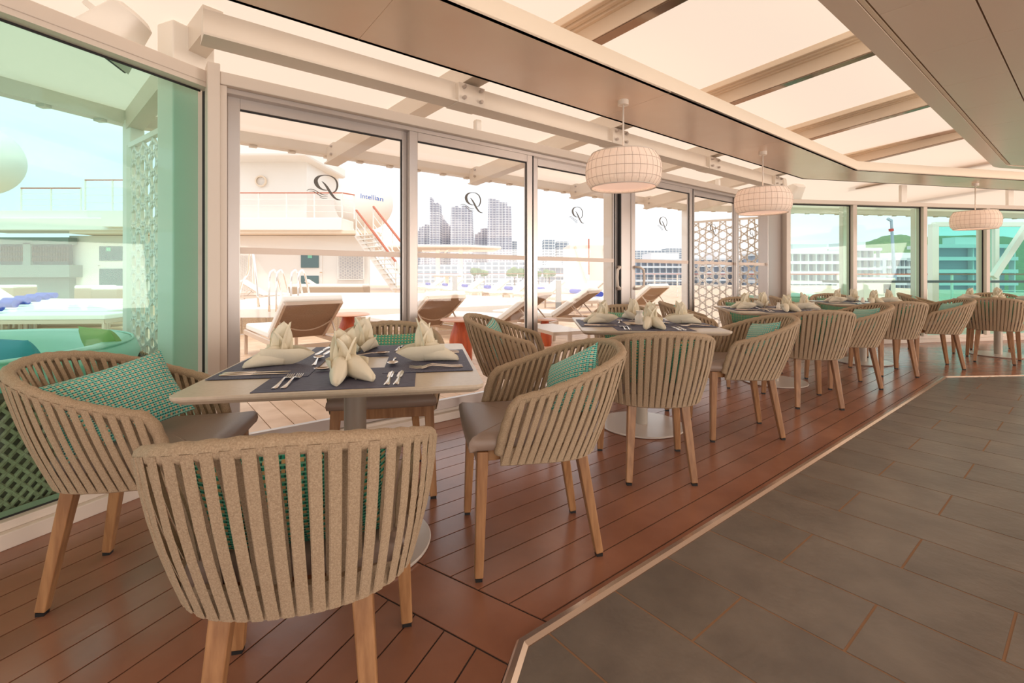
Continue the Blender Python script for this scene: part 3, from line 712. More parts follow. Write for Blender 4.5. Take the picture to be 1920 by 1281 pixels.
# centre x, y, facing x, y, pillow roll, label, pillow label, pillow kind
chairs = [
 (-1.305, 1.735, .978, .207, 12, 'rope armchair at the far left, facing right to the nearest table', 0),
 (-.505, 1.193, -.2227, .975, -2, 'rope armchair in the foreground, its back to the viewer', 1),
 (-.66, 2.50, .19, -.98, 0, 'rope armchair behind the nearest table, against the glass door', 1),
 (.073, 1.967, -.984, -.177, 24, 'rope armchair right of the nearest table, seen from its side', 0),
 (.05, 3.33, .99, -.12, 5, 'rope armchair facing right at the left side of the second table', 0),
 (.775, 2.69, .017, 1, 2, 'rope armchair with its back to the viewer at the second table', 1),
 (1.55, 3.305, -.998, .06, 8, 'rope armchair right of the second table, seen from its side', 0),
 (1.0, 4.02, -.03, -1, 0, 'rope armchair behind the second table, in front of the door handles', 1),
 (1.88, 4.80, .97, -.24, 5, 'rope armchair facing right at the left side of the third table', 0),
 (2.49, 4.05, .1, .995, -3, 'rope armchair with its back to the viewer at the third table', 1),
 (3.25, 4.66, -.99, .142, 6, 'rope armchair right of the third table, turned to the left', 0),
 (2.72, 5.45, -.1, -1, 0, 'rope armchair behind the third table, before the pierced screen', 1),
 (4.11, 5.235, .168, .986, -3, 'rope armchair with its back to the viewer at the fourth table', 1),
 (4.935, 5.61, -.952, .305, 6, 'rope armchair right of the fourth table, turned to the left', 0),
 (3.68, 6.0, .96, -.26, 5, 'rope armchair at the left side of the fourth table', 0),
 (4.44, 6.47, -.25, -.97, 0, 'rope armchair behind the fourth table, under the green windows', 1),
 (5.99, 5.92, .69, .72, 2, 'rope armchair with its back to the viewer at the farthest table', 1),
 (6.02, 6.83, .72, -.69, 5, 'rope armchair at the window side left of the farthest table', 0),
 (6.93, 6.84, -.69, -.72, 0, 'rope armchair behind the farthest table', 1),
]
for i, (x, y, fx, fy, roll, lab, pk) in enumerate(chairs):
    rz = math.atan2(-fx, fy)
    if i == 0:
        KIDS[proto] = [(c, list(c.children)) for c in proto.children]
        proto.location = (x, y, 0); proto.rotation_euler = (0, 0, rz); proto['label'] = lab; proto['group'] = 'rope armchairs around the tables'
    else: dup(proto, (x, y, 0), rz, lab, 'rope armchairs around the tables')
    o = bpy.data.objects.new('pillow', PIL2 if pk else PIL); C.objects.link(o)
    f = Vector((fx, fy, 0)).normalized(); sdv = Vector((f.y, -f.x, 0))
    R0 = Matrix((sdv, f, (0, 0, 1))).transposed().to_4x4()
    yw = {0: -42, 3: 8}.get(i, 0)
    cp = Vector((x, y, .622))-f*.175
    if i == 0: cp = Vector((-1.375, 1.665, .645))
    o.matrix_world = Matrix.Translation(cp) @ R0 @ Matrix.Rotation(math.radians(yw), 4, 'Z') @ Matrix.Rotation(math.radians(32 if i == 0 else 17), 4, 'X') @ Matrix.Rotation(math.radians(roll), 4, 'Y')
    tag(o, 'teal woven cushion on the '+lab.replace('rope armchair', 'chair').replace(', seen from its side', '').replace(', its back to the viewer', '').replace('with its back to the viewer ', 'turned away '), 'cushion', 'teal cushions on the rope armchairs')
# ================================================================ TABLES
def rrect(hx, hy, r, n=5):
    return [(sx*(hx-r)+r*math.cos(a0+i*PI/2/n), sy*(hy-r)+r*math.sin(a0+i*PI/2/n)) for sx, sy, a0 in ((1, 1, 0), (-1, 1, PI/2), (-1, -1, PI), (1, -1, 3*PI/2)) for i in range(n+1)]
def make_table():
    t = thing('dining_table', 'x', 'table')
    o = rrect(.465, .465, .035); n = len(o); prof = [(.962, .704), (.994, .716), (1, .722), (1, .729), (.998, .7305)]
    vs = [(x*k, y*k, z) for k, z in prof for x, y in o]
    MB().add(vs, [(j*n+i, j*n+(i+1) % n, (j+1)*n+(i+1) % n, (j+1)*n+i) for j in range(len(prof)-1) for i in range(n)]+[tuple(range(n))[::-1], tuple((len(prof)-1)*n+i for i in range(n))]).build('tabletop', M['top'], t)
    MB().lathe([(0, .012), (.043, .012), (.043, .70), (0, .70)], 32).build('pole', M['pole'], t, smooth=40)
    MB().lathe([(.0, .703), (.12, .703), (.12, .695), (0, .695)], 24).build('top_plate', M['pole'], t, smooth=40)
    MB().lathe([(0, 0), (.285, 0), (.298, .004), (.30, .010), (.296, .0145), (0, .016)], 64).build('base_disc', M['base'], t, smooth=40)
    return t
def make_mat():
    return MB().box((0, 0, 0), (.485, .325, .0016)).mesh('placemat')
matme = make_mat(); matme.materials.append(M['mat'])
ZT = .7305
def petal(mb, base, ang, tilt, h, w, curl=.02, crease=.012, leanx=0):
    # upright folded leaf: ang = facing about z, tilt = outward lean
    ca, sa = math.cos(ang), math.sin(ang)
    def f(u, v):
        x = (u-.5)*2; wv = w*1.12*(v*.9+.12)**.4*(1-v)**.62+.0008; yy = -crease*(1-abs(x))*(1-v*.3)+curl*v*v-abs(x)**2*.014
        p = Vector((x*wv+leanx*v*h, yy+math.tan(tilt)*v*h, v*h*(1-.02*abs(x))))
        return Vector((base[0]+p.x*ca-p.y*sa, base[1]+p.x*sa+p.y*ca, base[2]+p.z))
    mb.grid(f, 8, 9)
def napkin_mesh(seed):
    r = random.Random(seed); mb = MB(); j = lambda a: r.uniform(-a, a)
    # two folded toes toward the diner
    for s_ in (1, -1):
        secs = [(-.112, .058, .006, .004, .004), (-.105, .056, .016, .012, .014), (-.08, .046, .024, .021, .024), (-.05, .035, .030, .030, .036), (-.02, .026, .032, .034, .046), (.02, .018, .026, .030, .044)]
        rows = []
        for y, cx_, rx, rz_, zc in secs:
            row = []
            for k in range(14):
                a = 2*PI*k/14; x_ = s_*cx_+rx*.86*math.cos(a)*(1+.25*(math.sin(a) < 0)); z_ = zc+rz_*math.sin(a)
                if math.sin(a) < -.3: z_ = zc+(z_-zc)*1.0
                row.append(Vector((x_, y-.004*math.sin(3*a), max(.0004, z_ if math.sin(a) > 0 else zc*(1+math.sin(a))))))
            rows.append(row)
        vs = [v for q in rows for v in q]; n = 14
        mb.add(vs, [(k*n+i, k*n+(i+1) % n, (k+1)*n+(i+1) % n, (k+1)*n+i)[::-1] for k in range(len(rows)-1) for i in range(n)]+[tuple(range(n)), tuple(len(vs)-n+i for i in range(n))[::-1]])
    # boat running to a point at the table centre, open on top
    for s_ in (1, -1):
        def f(u, v, s_=s_):
            y = -.055+.185*u; hw = .064*math.cos(max(0, (u-.2)/.8)*PI/2)**.85; hw = max(hw, .002)
            top = .060+.012*(1-u)-.02*max(0, (u-.75)/.25); bot = .0006+.038*max(0, (u-.55)/.45)**1.4
            return Vector((s_*hw*(.30+.70*math.sin(v*PI/2)**.8)+s_*.002*math.sin(u*9+v*4), y, bot+(top-bot)*v))
        mb.grid(f, 14, 6, flip=(s_ < 0))
    for k_, (an, h_, w_, ra, ti_) in enumerate(((0, .138, .072, .020, .08), (62, .124, .066, .018, .10), (-62, .128, .066, .018, .10), (124, .106, .060, .016, .14), (-124, .102, .060, .016, .14), (180, .112, .062, .010, .02), (20, .116, .058, .002, -.02))):
        aa = math.radians(an)+j(.15); petal(mb, (-math.sin(aa)*ra, .008+math.cos(aa)*ra, .032), aa, ti_+j(.04), h_+j(.012), w_, curl=.014, leanx=j(.08))
    return mb.mesh('napkin', smooth=True)
naps = [napkin_mesh(i) for i in range(5)]
for m_ in naps: m_.materials.append(M['napkin'])
def stripmesh(mb, secs, arch=.35):
    rows = []
    for y, z, w_, th in secs:
        rows.append([Vector((-w_/2, y, z)), Vector((-w_*.28, y, z+th*.8)), Vector((0, y, z+th)), Vector((w_*.28, y, z+th*.8)), Vector((w_/2, y, z)), Vector((0, y, z-th*.15))])
    vs = [v for r in rows for v in r]; n = 6
    mb.add(vs, [(k*n+i, (k+1)*n+i, (k+1)*n+(i+1) % n, k*n+(i+1) % n)[::-1] for k in range(len(rows)-1) for i in range(n)]+[tuple(range(n)), tuple(len(vs)-n+i for i in range(n))[::-1]])
def fork_mesh():
    mb = MB(); stripmesh(mb, [(-.1, .002, .012, .002), (-.09, .002, .019, .003), (-.06, .003, .014, .003), (-.02, .007, .007, .003), (.015, .011, .006, .003), (.03, .008, .012, .003), (.042, .004, .023, .0025), (.055, .002, .025, .002)])
    for k in range(4):
        x = (k-1.5)*.0066; mb.tube([(x, .054, .003), (x, .075, .0025), (x, .10, .007)], [.0016, .0014, .0007], 5)
    return mb.mesh('fork', smooth=60)
def knife_mesh():
    mb = MB(); stripmesh(mb, [(-.11, .001, .014, .004), (-.10, .001, .02, .006), (-.06, .001, .016, .006), (-.01, .001, .012, .006), (.0, .002, .010, .005)])
    stripmesh(mb, [(.0, .002, .012, .003), (.01, .002, .019, .002), (.08, .002, .020, .0015), (.105, .002, .012, .001), (.115, .002, .002, .0006)])
    return mb.mesh('knife', smooth=60)
def spoon_mesh():
    mb = MB(); stripmesh(mb, [(-.09, .002, .010, .002), (-.08, .002, .017, .003), (-.04, .004, .010, .003), (.02, .010, .006, .003), (.035, .008, .008, .003)])
    def f(u, v):
        a = 2*PI*u; return Vector((.0215*v*math.cos(a), .062+.033*v*math.sin(a), .002+.0085*v**2.4))
    mb.grid(f, 18, 5); return mb.mesh('spoon', smooth=60)
FK, KN, SP = fork_mesh(), knife_mesh(), spoon_mesh()
for m_ in (FK, KN, SP): m_.materials.append(M['steel'])
def put(me, nm, T, x, y, z, ang, label, cat, group):
    o = bpy.data.objects.new(nm, me); C.objects.link(o); o.matrix_world = T @ Matrix.Translation((x, y, z)) @ Matrix.Rotation(ang, 4, 'Z'); tag(o, label, cat, group); return o
tables = [(-.63, 1.912, math.atan(.186), 'nearest', 'nearest table'), (.93, 3.42, -.05, 'second', 'second table from the viewer'), (2.64, 4.79, -.13, 'third', 'third table from the viewer'),
          (4.32, 5.86, -.25, 'fourth', 'fourth table from the viewer'), (6.5, 6.36, -.78, 'farthest', 'farthest table, at the right edge')]
tproto = make_table()
KIDS[tproto] = [(c, list(c.children)) for c in tproto.children]
sides = [('near', 0), ('right', PI/2), ('window', PI), ('left', -PI/2)]
for ti, (x, y, rz, nm, long_) in enumerate(tables):
    lab = 'square pedestal table with rounded pale top, the '+long_
    if ti == 0: tproto.location = (x, y, 0); tproto.rotation_euler = (0, 0, rz); tproto['label'] = lab; tproto['group'] = 'square dining tables'
    else: dup(tproto, (x, y, 0), rz, lab, 'square dining tables')
    Tt = Matrix.Translation((x, y, ZT)) @ Matrix.Rotation(rz, 4, 'Z')
    for si, (sd, a) in enumerate(sides):
        T = Tt @ Matrix.Rotation(a, 4, 'Z') @ Matrix.Translation((0, -.287, 0)); zb = .0012+.0019*(si % 2); g = ' on the %s table' % nm
        put(matme, 'placemat', T, 0, 0, zb, 0, 'navy woven placemat at the %s side of the %s table' % (sd, nm), 'placemat', 'navy placemats')
        r = random.Random(ti*10+si); zz = zb+.001
        put(naps[(ti+si) % 5], 'folded_napkin', T, .0+r.uniform(-.01, .01), .0, zz, [.0, .12, -.05, .1][si]+r.uniform(-.12, .12)+(.35 if (ti, si) == (0, 0) else 0), 'cream napkin folded into a flower at the %s side of the %s table' % (sd, nm), 'napkin', 'folded cream napkins')
        grp = 'cutlery on the %s table' % nm
        a1 = r.uniform(-.06, .06); a2 = r.uniform(-.04, .04)
        put(FK, 'fork', T, -.185, -.03, zz, a1, 'outer silver fork at the %s side of the %s table' % (sd, nm), 'fork', grp)
        put(FK, 'fork', T, -.157, -.03, zz, a1-.02, 'inner silver fork at the %s side of the %s table' % (sd, nm), 'fork', grp)
        put(KN, 'knife', T, .155, -.03, zz, a2, 'inner silver knife at the %s side of the %s table' % (sd, nm), 'knife', grp)
        put(KN, 'knife', T, .187, -.03, zz, a2-.03, 'outer silver knife at the %s side of the %s table' % (sd, nm), 'knife', grp)
        if ti < 3: put(SP, 'spoon', T, -.03+.0, .135, zz+.001, PI/2+r.uniform(-.3, .3), 'silver dessert spoon above the napkin at the %s side of the %s table' % (sd, nm), 'spoon', grp)
def pot(x, y, h, r, nm, lab, cat, ti):
    T = Matrix.Translation((tables[ti][0], tables[ti][1], ZT)) @ Matrix.Rotation(tables[ti][2], 4, 'Z'); p = T @ Vector((x, y, .0032))
    o = MB().lathe([(0, 0), (r*.85, 0), (r, h*.2), (r*.98, h*.5), (r*.62, h*.72), (r*.62, h*.85), (r*.8, h), (r*.6, h*.99), (r*.5, h*.8), (0, h*.78)], 24).build(nm, M['china'], None, smooth=50)
    o.location = p; tag(o, lab, cat)
pot(-.03, -.08, .095, .034, 'bud_vase', 'small white ceramic vase in the middle of the second table', 'vase', 1)
pot(.04, .0, .065, .02, 'shaker', 'white ceramic shaker, the left of two on the third table', 'shaker', 2)
pot(.10, .01, .07, .022, 'shaker', 'white ceramic shaker, the right of two on the third table', 'shaker', 2)
pot(.0, .0, .06, .022, 'shaker', 'white ceramic shaker in the middle of the fourth table', 'shaker', 3)
# ================================================================ PENDANTS
def make_lamp():
    t = thing('pendant_lamp', 'x', 'lamp')
    MB().lathe([(0, ZS), (.038, ZS), (.038, ZS-.035), (0, ZS-.035)], 24).build('ceiling_rose', M['lampwhite'], t, smooth=40)
    MB().tube([(0, 0, ZS-.03), (0, 0, 1.93)], .0065, 10).build('rod', M['lampwhite'], t, smooth=True)
    pr = [(.225, 1.700), (.252, 1.735), (.262, 1.79), (.262, 1.84), (.25, 1.89), (.222, 1.935)]
    pr = [(p.x, p.y) for p in catmull([(a, b, 0) for a, b in pr], 3)]
    sh = MB().lathe(pr, 128, rib=.006).build('shade', M['shade'], t)
    for z in (1.752, 1.812, 1.872):
        r = min(pr, key=lambda q: abs(q[1]-z))[0]+.0015
        MB().tube([(r*math.cos(a*PI/32), r*math.sin(a*PI/32), z) for a in range(64)], .0016, 5, closed=True).build('seam', M['seam'], sh)
    mb = MB()
    for k in range(32):
        a = 2*PI*k/32; mb.tube([((r+.002)*math.cos(a), (r+.002)*math.sin(a), z) for r, z in pr[::3]], .0011, 4)
    mb.build('seam', M['seam'], sh)
    for z, r in ((1.70, .226), (1.935, .223)):
        MB().tube([(r*math.cos(a*PI/32), r*math.sin(a*PI/32), z) for a in range(64)], .005, 6, closed=True).build('rim', M['shade'], sh, smooth=True)
    MB().lathe([(0, 1.722), (.205, 1.722), (.222, 1.714)], 48).build('diffuser', M['lampdisc'], t)
    MB().lathe([(.223, 1.934), (.05, 1.938), (0, 1.938)], 48).build('top_cloth', M['shade'], t)
    return t
lp = make_lamp(); KIDS[lp] = [(c, list(c.children)) for c in lp.children]
lspots = [(.79, 3.38, 'nearest white drum pendant lamp, hanging from the metal soffit'), (2.53, 4.80, 'middle white drum pendant lamp, hanging from the metal soffit'), (6.33, 6.5, 'farthest white drum pendant lamp, before the green end windows')]
for i, (x, y, lab) in enumerate(lspots):
    if i == 0: lp.location = (x, y, 0); lp['label'] = lab; lp['group'] = 'hanging drum lamps'
    else: dup(lp, (x, y, 0), 0, lab, 'hanging drum lamps')
    L = bpy.data.lights.new('bulb', 'POINT'); L.energy = .5; L.color = (1, .82, .66); L.shadow_soft_size = .05
    lo = bpy.data.objects.new('bulb', L); C.objects.link(lo); lo.location = (x, y, 1.83)
# floodlights under the awning
def flood(name, P, k, rz, label):
    t = thing(name, label, 'speaker', P, rz); s = k
    body = MB(); sec = [(-.17, .075, .06), (-.15, .10, .085), (0, .125, .105), (.12, .15, .12)]
    rows = []
    for y, hx, hz in sec: rows.append([Vector((x*s, y*s, z*s)) for x, z in rrect(hx, hz, .045, 3)])
    vs = [v for r in rows for v in r]; n = len(rows[0])
    body.add(vs, [(k_*n+i, k_*n+(i+1) % n, (k_+1)*n+(i+1) % n, (k_+1)*n+i)[::-1] for k_ in range(3) for i in range(n)]+[tuple(range(n)), tuple(3*n+i for i in range(n))[::-1]])
    body.build('housing', M['ext'], t, smooth=40)
    MB().box((0, .122*s, 0), (.26*s, .012*s, .2*s)).build('grille', M['dark'], t, bevel=.004)
    MB().bar((0, -.05*s, .08*s), (0, -.05*s, .2*s), .04*s, .03*s).build('bracket', M['ext'], t)
    t.rotation_euler = (math.radians(-52), 0, rz); return t
flood('loudspeaker', px(212, 66, 2.42), .92, math.radians(105), 'pale loudspeaker under the awning at the top left')
flood('loudspeaker', px(1487, 362, 7.6), 1.0, math.radians(20), 'pale loudspeaker under the awning beside the second lamp')
# ================================================================ OUTSIDE
ZD = -.03
odeck = structure('ground_deck', 'pale planked open deck outside the windows')
ext_cl = [neg(below(A, nA_wall+.2))]
# solid deck under everything outside
MB().prism([(-30, -6), (30, -6), (30, 45), (-30, 45)], ZD-.5, ZD-.145).build('deck_plate', M['outcaulk'], odeck)
outA = [(-A.n.x, -A.n.y, -(nA_wall+.2))]
hipA = line((corner1[0], corner1[1]), (e1.x, e1.y), (0, 6)); hipC = line(corner2, (e2.x, e2.y), (0, 8))
for k in range(-6, 62):                                                   # boards across, near the doors
    s0 = k*.158
    p = clip(frect(A, s0+.003, s0+.155, 3.42, 5.55), [hipA, hipC])
    if len(p) > 2: MB().prism(p, ZD-.012, ZD).build('deck_board', M['deck'], odeck)
for n0 in (3.22, 3.32):
    p = clip(frect(A, -3, 12, n0+.003, n0+.097), [hipA, hipC])
    MB().prism(p, ZD-.012, ZD).build('margin_board', M['deck'], odeck)
for k in range(16):                                                      # boards along, farther out
    n0 = 5.56+k*.158
    p = clip(frect(A, -4.5, 14, n0+.003, n0+.155), [hipA, hipC]); MB().prism(p, ZD-.012, ZD).build('deck_board', M['deck'], odeck)
pb = [below(B, 12)]
for k in range(26):
    n0 = 2.8+k*.158
    p = clip(frect(B, -3, 9, n0+.003, n0+.155), [neg(hipA)])
    if len(p) > 2: MB().prism(p, ZD-.012, ZD).build('deck_board', M['deck'], odeck)
MB().prism([(-30, -6), (30, -6), (30, 45), (-30, 45)], ZD-.14, ZD-.013).build('deck_underlay', M['outcaulk'], odeck)
far = MB()
p = clip([(-30, -6), (30, -6), (30, 45), (-30, 45)], [hipA, hipC, above(A, 8.08)]); far.prism(p, ZD-.012, ZD-.001)
p = clip([(-30, -6), (30, -6), (30, 45), (-30, 45)], [neg(hipA), above(B, 6.9)]); far.prism(p, ZD-.012, ZD-.001)
p = clip([(-30, -6), (30, -6), (30, 45), (-30, 45)], [neg(hipC), above(Cf, nC_wall+.2)]); far.prism(p, ZD-.012, ZD-.001)
far.build('far_deck', M['deck'], odeck)
# ---- pool with raised white coaming
pool = thing('swimming_pool', 'raised white swimming pool surround beyond the loungers', 'pool', (-1, 9.5, 0))
def polyA(s0, s1, n0, n1): return frect(A, s0, s1, n0, n1)
mb = MB()
P0, P1, P2, P3 = A.p(2.2, 6.7), A.p(13.0, 6.7), A.p(13, 12.5), A.p(-3.5, 13.5)
ring = [(-6.2, 8.6), (-1.5, 8.9), (.1, 9.9), (.3, 11.5), (-3.6, 14.4), (-6.5, 14.2)]
MB().prism(ring, ZD, .44).build('pool_wall', M['ext'], pool, world=True)
ins = [((x+3)*.93-3, (y-12)*.93+12) for x, y in ring]
MB().prism(ins, .44, .50).build('pool_step', M['ext'], pool, world=True)
ins2 = [((x+3)*.84-3, (y-12)*.84+12) for x, y in ring]
MB().prism(ins2, .50, .53).build('pool_step', M['ext'], pool, world=True)
for i in range(len(ring)-1):
    a, b = Vector((*ring[i], 0)), Vector((*ring[i+1], 0)); d = (b-a); L = d.length; d.normalize(); k = int(L/.4)
    if i > 1: continue
    nn = Vector((d.y, -d.x, 0))
    for j in range(k):
        c = a+d*(L*(j+.5)/k)+nn*.012+Vector((0, 0, .14)); Rm = Matrix((d, Vector((-d.y, d.x, 0)), (0, 0, 1))).transposed()
        MB().box(c, (L/k-.012, .02, .29), Rm).build('wall_tile', M['wicker'], pool, world=True)
for x in (463, 505, 546):
    t = thing('pool_handrail', 'chrome pool grab rail, %s of three' % {463: 'curved leftmost', 505: 'middle', 546: 'rightmost'}[x], 'handrail', (px(x, 560, 8.6).x, 8.6, .45))
    b0 = px(x, 560, 8.6); b0.z = .5
    if x == 463:
        MB().tube(catmull([b0+Vector((-.35, .3, .05)), b0+Vector((-.2, .2, .42)), b0+Vector((.02, 0, .62)), b0+Vector((.1, -.1, .93)), b0+Vector((.2, -.15, .9)), b0+Vector((.32, -.2, 0))], 5), .02, 8).build('rail', M['chrome'], t, world=True, smooth=True)
    else:
        for dx in (0, .13): MB().tube(catmull([b0+Vector((dx, 0, -.1)), b0+Vector((dx, 0, .5)), b0+Vector((dx, .08, .63)), b0+Vector((dx, .25, .6)), b0+Vector((dx, .5, .1)), b0+Vector((dx, .55, -.1))], 5), .02, 8).build('rail', M['chrome'], t, world=True, smooth=True)
# ---- loungers
def make_lounger(backdeg=35):
    t = thing('sun_lounger', 'x', 'sun lounger')
    W_, L_ = .68, 1.95; hz = .36
    fr_ = MB()
    for s_ in (1, -1): fr_.bar((s_*W_/2, -.05, hz-.05), (s_*W_/2, L_, hz-.05), .035, .06)
    fr_.bar((-W_/2, L_, hz-.05), (W_/2, L_, hz-.05), .035, .06); fr_.bar((-W_/2, -.03, hz-.05), (W_/2, -.03, hz-.05), .035, .06); fr_.build('frame', M['loungeframe'], t, bevel=.004)
    for s_ in (1, -1):
        for y in (.02, L_-.02): MB().bar((s_*(W_/2-.01), y, hz-.06), (s_*(W_/2-.01), y, 0), .04, .04).build('leg', M['loungeframe'], t)
    a = math.radians(backdeg); y0 = .70; bl = .80; e = Vector((0, y0-bl*math.cos(a), hz+bl*math.sin(a)))
    MB().bar((0, y0, hz-.02), e-Vector((0, 0, .02)), W_-.06, .02).build('back_sling', M['sling'], t)
    mb = MB()
    for s_ in (1, -1): mb.bar((s_*(W_/2-.03), y0, hz-.03), e+Vector((s_*(W_/2-.03), 0, -.03)), .03, .035)
    mb.bar(e+Vector((-W_/2+.03, 0, -.03)), e+Vector((W_/2-.03, 0, -.03)), .03, .035)
    for s_ in (1, -1): mb.bar(Vector((s_*(W_/2-.05), y0-bl*.55*math.cos(a), hz+bl*.55*math.sin(a)-.04)), (s_*(W_/2-.05), y0-.62, hz-.06), .015, .02)
    mb.build('back_frame', M['loungeframe'], t)
    up = Vector((0, math.sin(a), math.cos(a)))
    MB().bar(Vector((0, y0, hz))+up*.035, e+up*.035, W_-.02, .08).build('back_cushion', M['cushion'], t, bevel=.02)
    MB().box((0, (y0+L_)/2, hz+.025), (W_-.02, L_-y0-.02, .08)).build('seat_cushion', M['cushion'], t, bevel=.02)
    mb = MB()                                                              # strap that holds the cushion, hanging in a bow
    mb.tube([Vector((x*W_*.47, y0-bl*.5*math.cos(a), hz+bl*(.62-.26*(1-x*x))*math.sin(a)-.06))-up*.02 for x in [i/6-1 for i in range(13)]], .008, 6)
    mb.build('cushion_strap', M['loungeframe'], t)
    return t
lg = make_lounger(); KIDS[lg] = [(c, list(c.children)) for c in lg.children]
tow = MB(); tow.tube([(-.25, 0, .075), (.25, 0, .075)], .075, 14)
towme = tow.mesh('towel', smooth=40); towme.materials.append(M['towel'])
def flat_lounger():
    t = thing('sun_lounger', 'x', 'sun lounger'); W_, L_, hz = .68, 1.95, .36
    fr_ = MB()
    for s_ in (1, -1): fr_.bar((s_*W_/2, 0, hz-.05), (s_*W_/2, L_, hz-.05), .035, .06)
    fr_.bar((-W_/2, L_, hz-.05), (W_/2, L_, hz-.05), .035, .06); fr_.bar((-W_/2, 0, hz-.05), (W_/2, 0, hz-.05), .035, .06); fr_.build('frame', M['loungeframe'], t)
    for s_ in (1, -1):
        for y in (.02, L_-.02): MB().bar((s_*(W_/2-.01), y, hz-.06), (s_*(W_/2-.01), y, 0), .04, .04).build('leg', M['loungeframe'], t)
    MB().box((0, L_/2, hz+.025), (W_-.02, L_-.02, .09)).build('cushion', M['cushion'], t, bevel=.02)
    return t
lounge = [  # x px of head, depth, heading degrees (foot direction from head, 0 = away, 90 = left), label
 (592, 5.35, 40, 'large sun lounger with raised back behind the nearest table, first from the left'),
 (842, 6.6, 42, 'sun lounger with raised back second from the left, behind the door stile'),
 (1026, 7.6, 62, 'sun lounger with raised back leaning left, third from the left'),
 (1118, 8.4, 62, 'sun lounger with raised back leaning left, left of the twin handles'),
 (1240, 11.5, 30, 'tan sun lounger seen from behind through the door right of the handles')]
first = True
for i, (x, Z, hd, lab) in enumerate(lounge):
    P = px(x, 513, Z); P.z = ZD
    if first: r = lg; lg.location = P; lg.rotation_euler = (0, 0, math.radians(hd)); lg['label'] = lab; lg['group'] = 'sun loungers with raised backs by the pool'; first = False
    else: r = dup(lg, P, math.radians(hd), lab, 'sun loungers with raised backs by the pool')
far_l = [(866, 25.5), (905, 23.4), (950, 21.3), (992, 19.5), (1052, 18.4), (1122, 16.2), (1165, 14.2), (832, 27.6)]
nm_ = ['behind the roofed bar, second', 'third', 'fourth', 'fifth', 'sixth', 'seventh', 'eighth', 'first']
for (x, Z), q in zip(far_l, nm_):
    P = px(x, 513, Z); P.z = ZD; rz = math.radians(118)
    dup(lg, P, rz, 'white sun lounger with rolled blue towel, %s of the far row by the railing' % q.replace('behind the roofed bar, ', ''), 'far row of white sun loungers')
    o = bpy.data.objects.new('rolled_towel', towme); C.objects.link(o); f = Matrix.Rotation(rz, 4, 'Z')
    o.matrix_world = Matrix.Translation(P+f@Vector((0, .95, .455))) @ f; tag(o, 'rolled blue towel on the %s lounger of the far row by the railing' % q.replace('behind the roofed bar, ', ''), 'towel', 'rolled blue towels, far row')
fl = flat_lounger(); KIDS[fl] = [(c, list(c.children)) for c in fl.children]; first = True
rowl = [(8.2, 'nearest'), (9.1, 'second nearest'), (10.0, 'third'), (10.9, 'fourth'), (11.8, 'fifth'), (12.7, 'sixth')]
for j, (Z, q) in enumerate(rowl):
    P = Vector((-9.05+.2*j-.02, Z, ZD)); rz = math.radians(-90+4); lab = 'flat white sun lounger seen through the green window, %s of its row' % q
    xr = (213-CX+j*3)/F*Z; P = Vector((xr-1.95, Z, ZD))
    if first: r = fl; fl.location = P; fl.rotation_euler = (0, 0, rz); fl['label'] = lab; fl['group'] = 'flat white loungers behind the green window'; first = False
    else: dup(fl, P, rz, lab, 'flat white loungers behind the green window')
    # second lounger end with raised back left of it
    o = bpy.data.objects.new('rolled_towel', towme); C.objects.link(o); o.matrix_world = Matrix.Translation(P+Vector((-.35+.04*j, .1, .46))); tag(o, 'rolled blue towel seen through the green window, on the %s row of loungers' % q, 'towel', 'rolled blue towels, left')
    dup(lg, P+Vector((-2.05, .1, 0)), math.radians(-86), 'raised lounger at the left edge behind green glass, %s of its row' % q, 'loungers with raised backs behind the green window')
# ---- stools of orange wood
def stool(P, k, lab):
    t = thing('side_table', lab, 'side table', P)
    MB().lathe([(0, 0), (.135*k, 0), (.15*k, .05), (.15*k, .30*k), (.13*k, .40*k), (.095*k, .50*k), (.08*k, .56*k), (0, .56*k)], 24).build('base', M['stool'], t, smooth=50)
    MB().lathe([(0, .56*k), (.25*k, .565*k), (.27*k, .575*k), (.25*k, .59*k), (0, .59*k)], 32).build('round_top', M['stooltop'], t, smooth=40)
for x, Z, k, lab in ((654, 6.3, 1, 'orange wood pedestal side table between the first two raised loungers'), (864, 5.9, .95, 'orange wood pedestal side table right of the nearest table'), (1022, 7.4, .7, 'orange wood pedestal side table under the third raised lounger')):
    P = px(x, 513, Z); P.z = ZD; stool(P, k, lab)
t = thing('low_bench', 'low metal-framed bench on the deck behind the second table', 'bench', tuple(px(1040, 513, 5.6).xy)+(ZD,))
b0 = px(1010, 513, 6.3); b1 = px(1068, 513, 5.5)
for z_ in (.40,):
    MB().bar((b0.x, b0.y, z_), (b1.x, b1.y, z_), .42, .04).build('seat_slab', M['loungeframe'], t, world=True)
for q in (b0, b1): MB().bar((q.x, q.y, .39), (q.x, q.y, ZD), .05, .05).build('leg', M['loungeframe'], t, world=True)
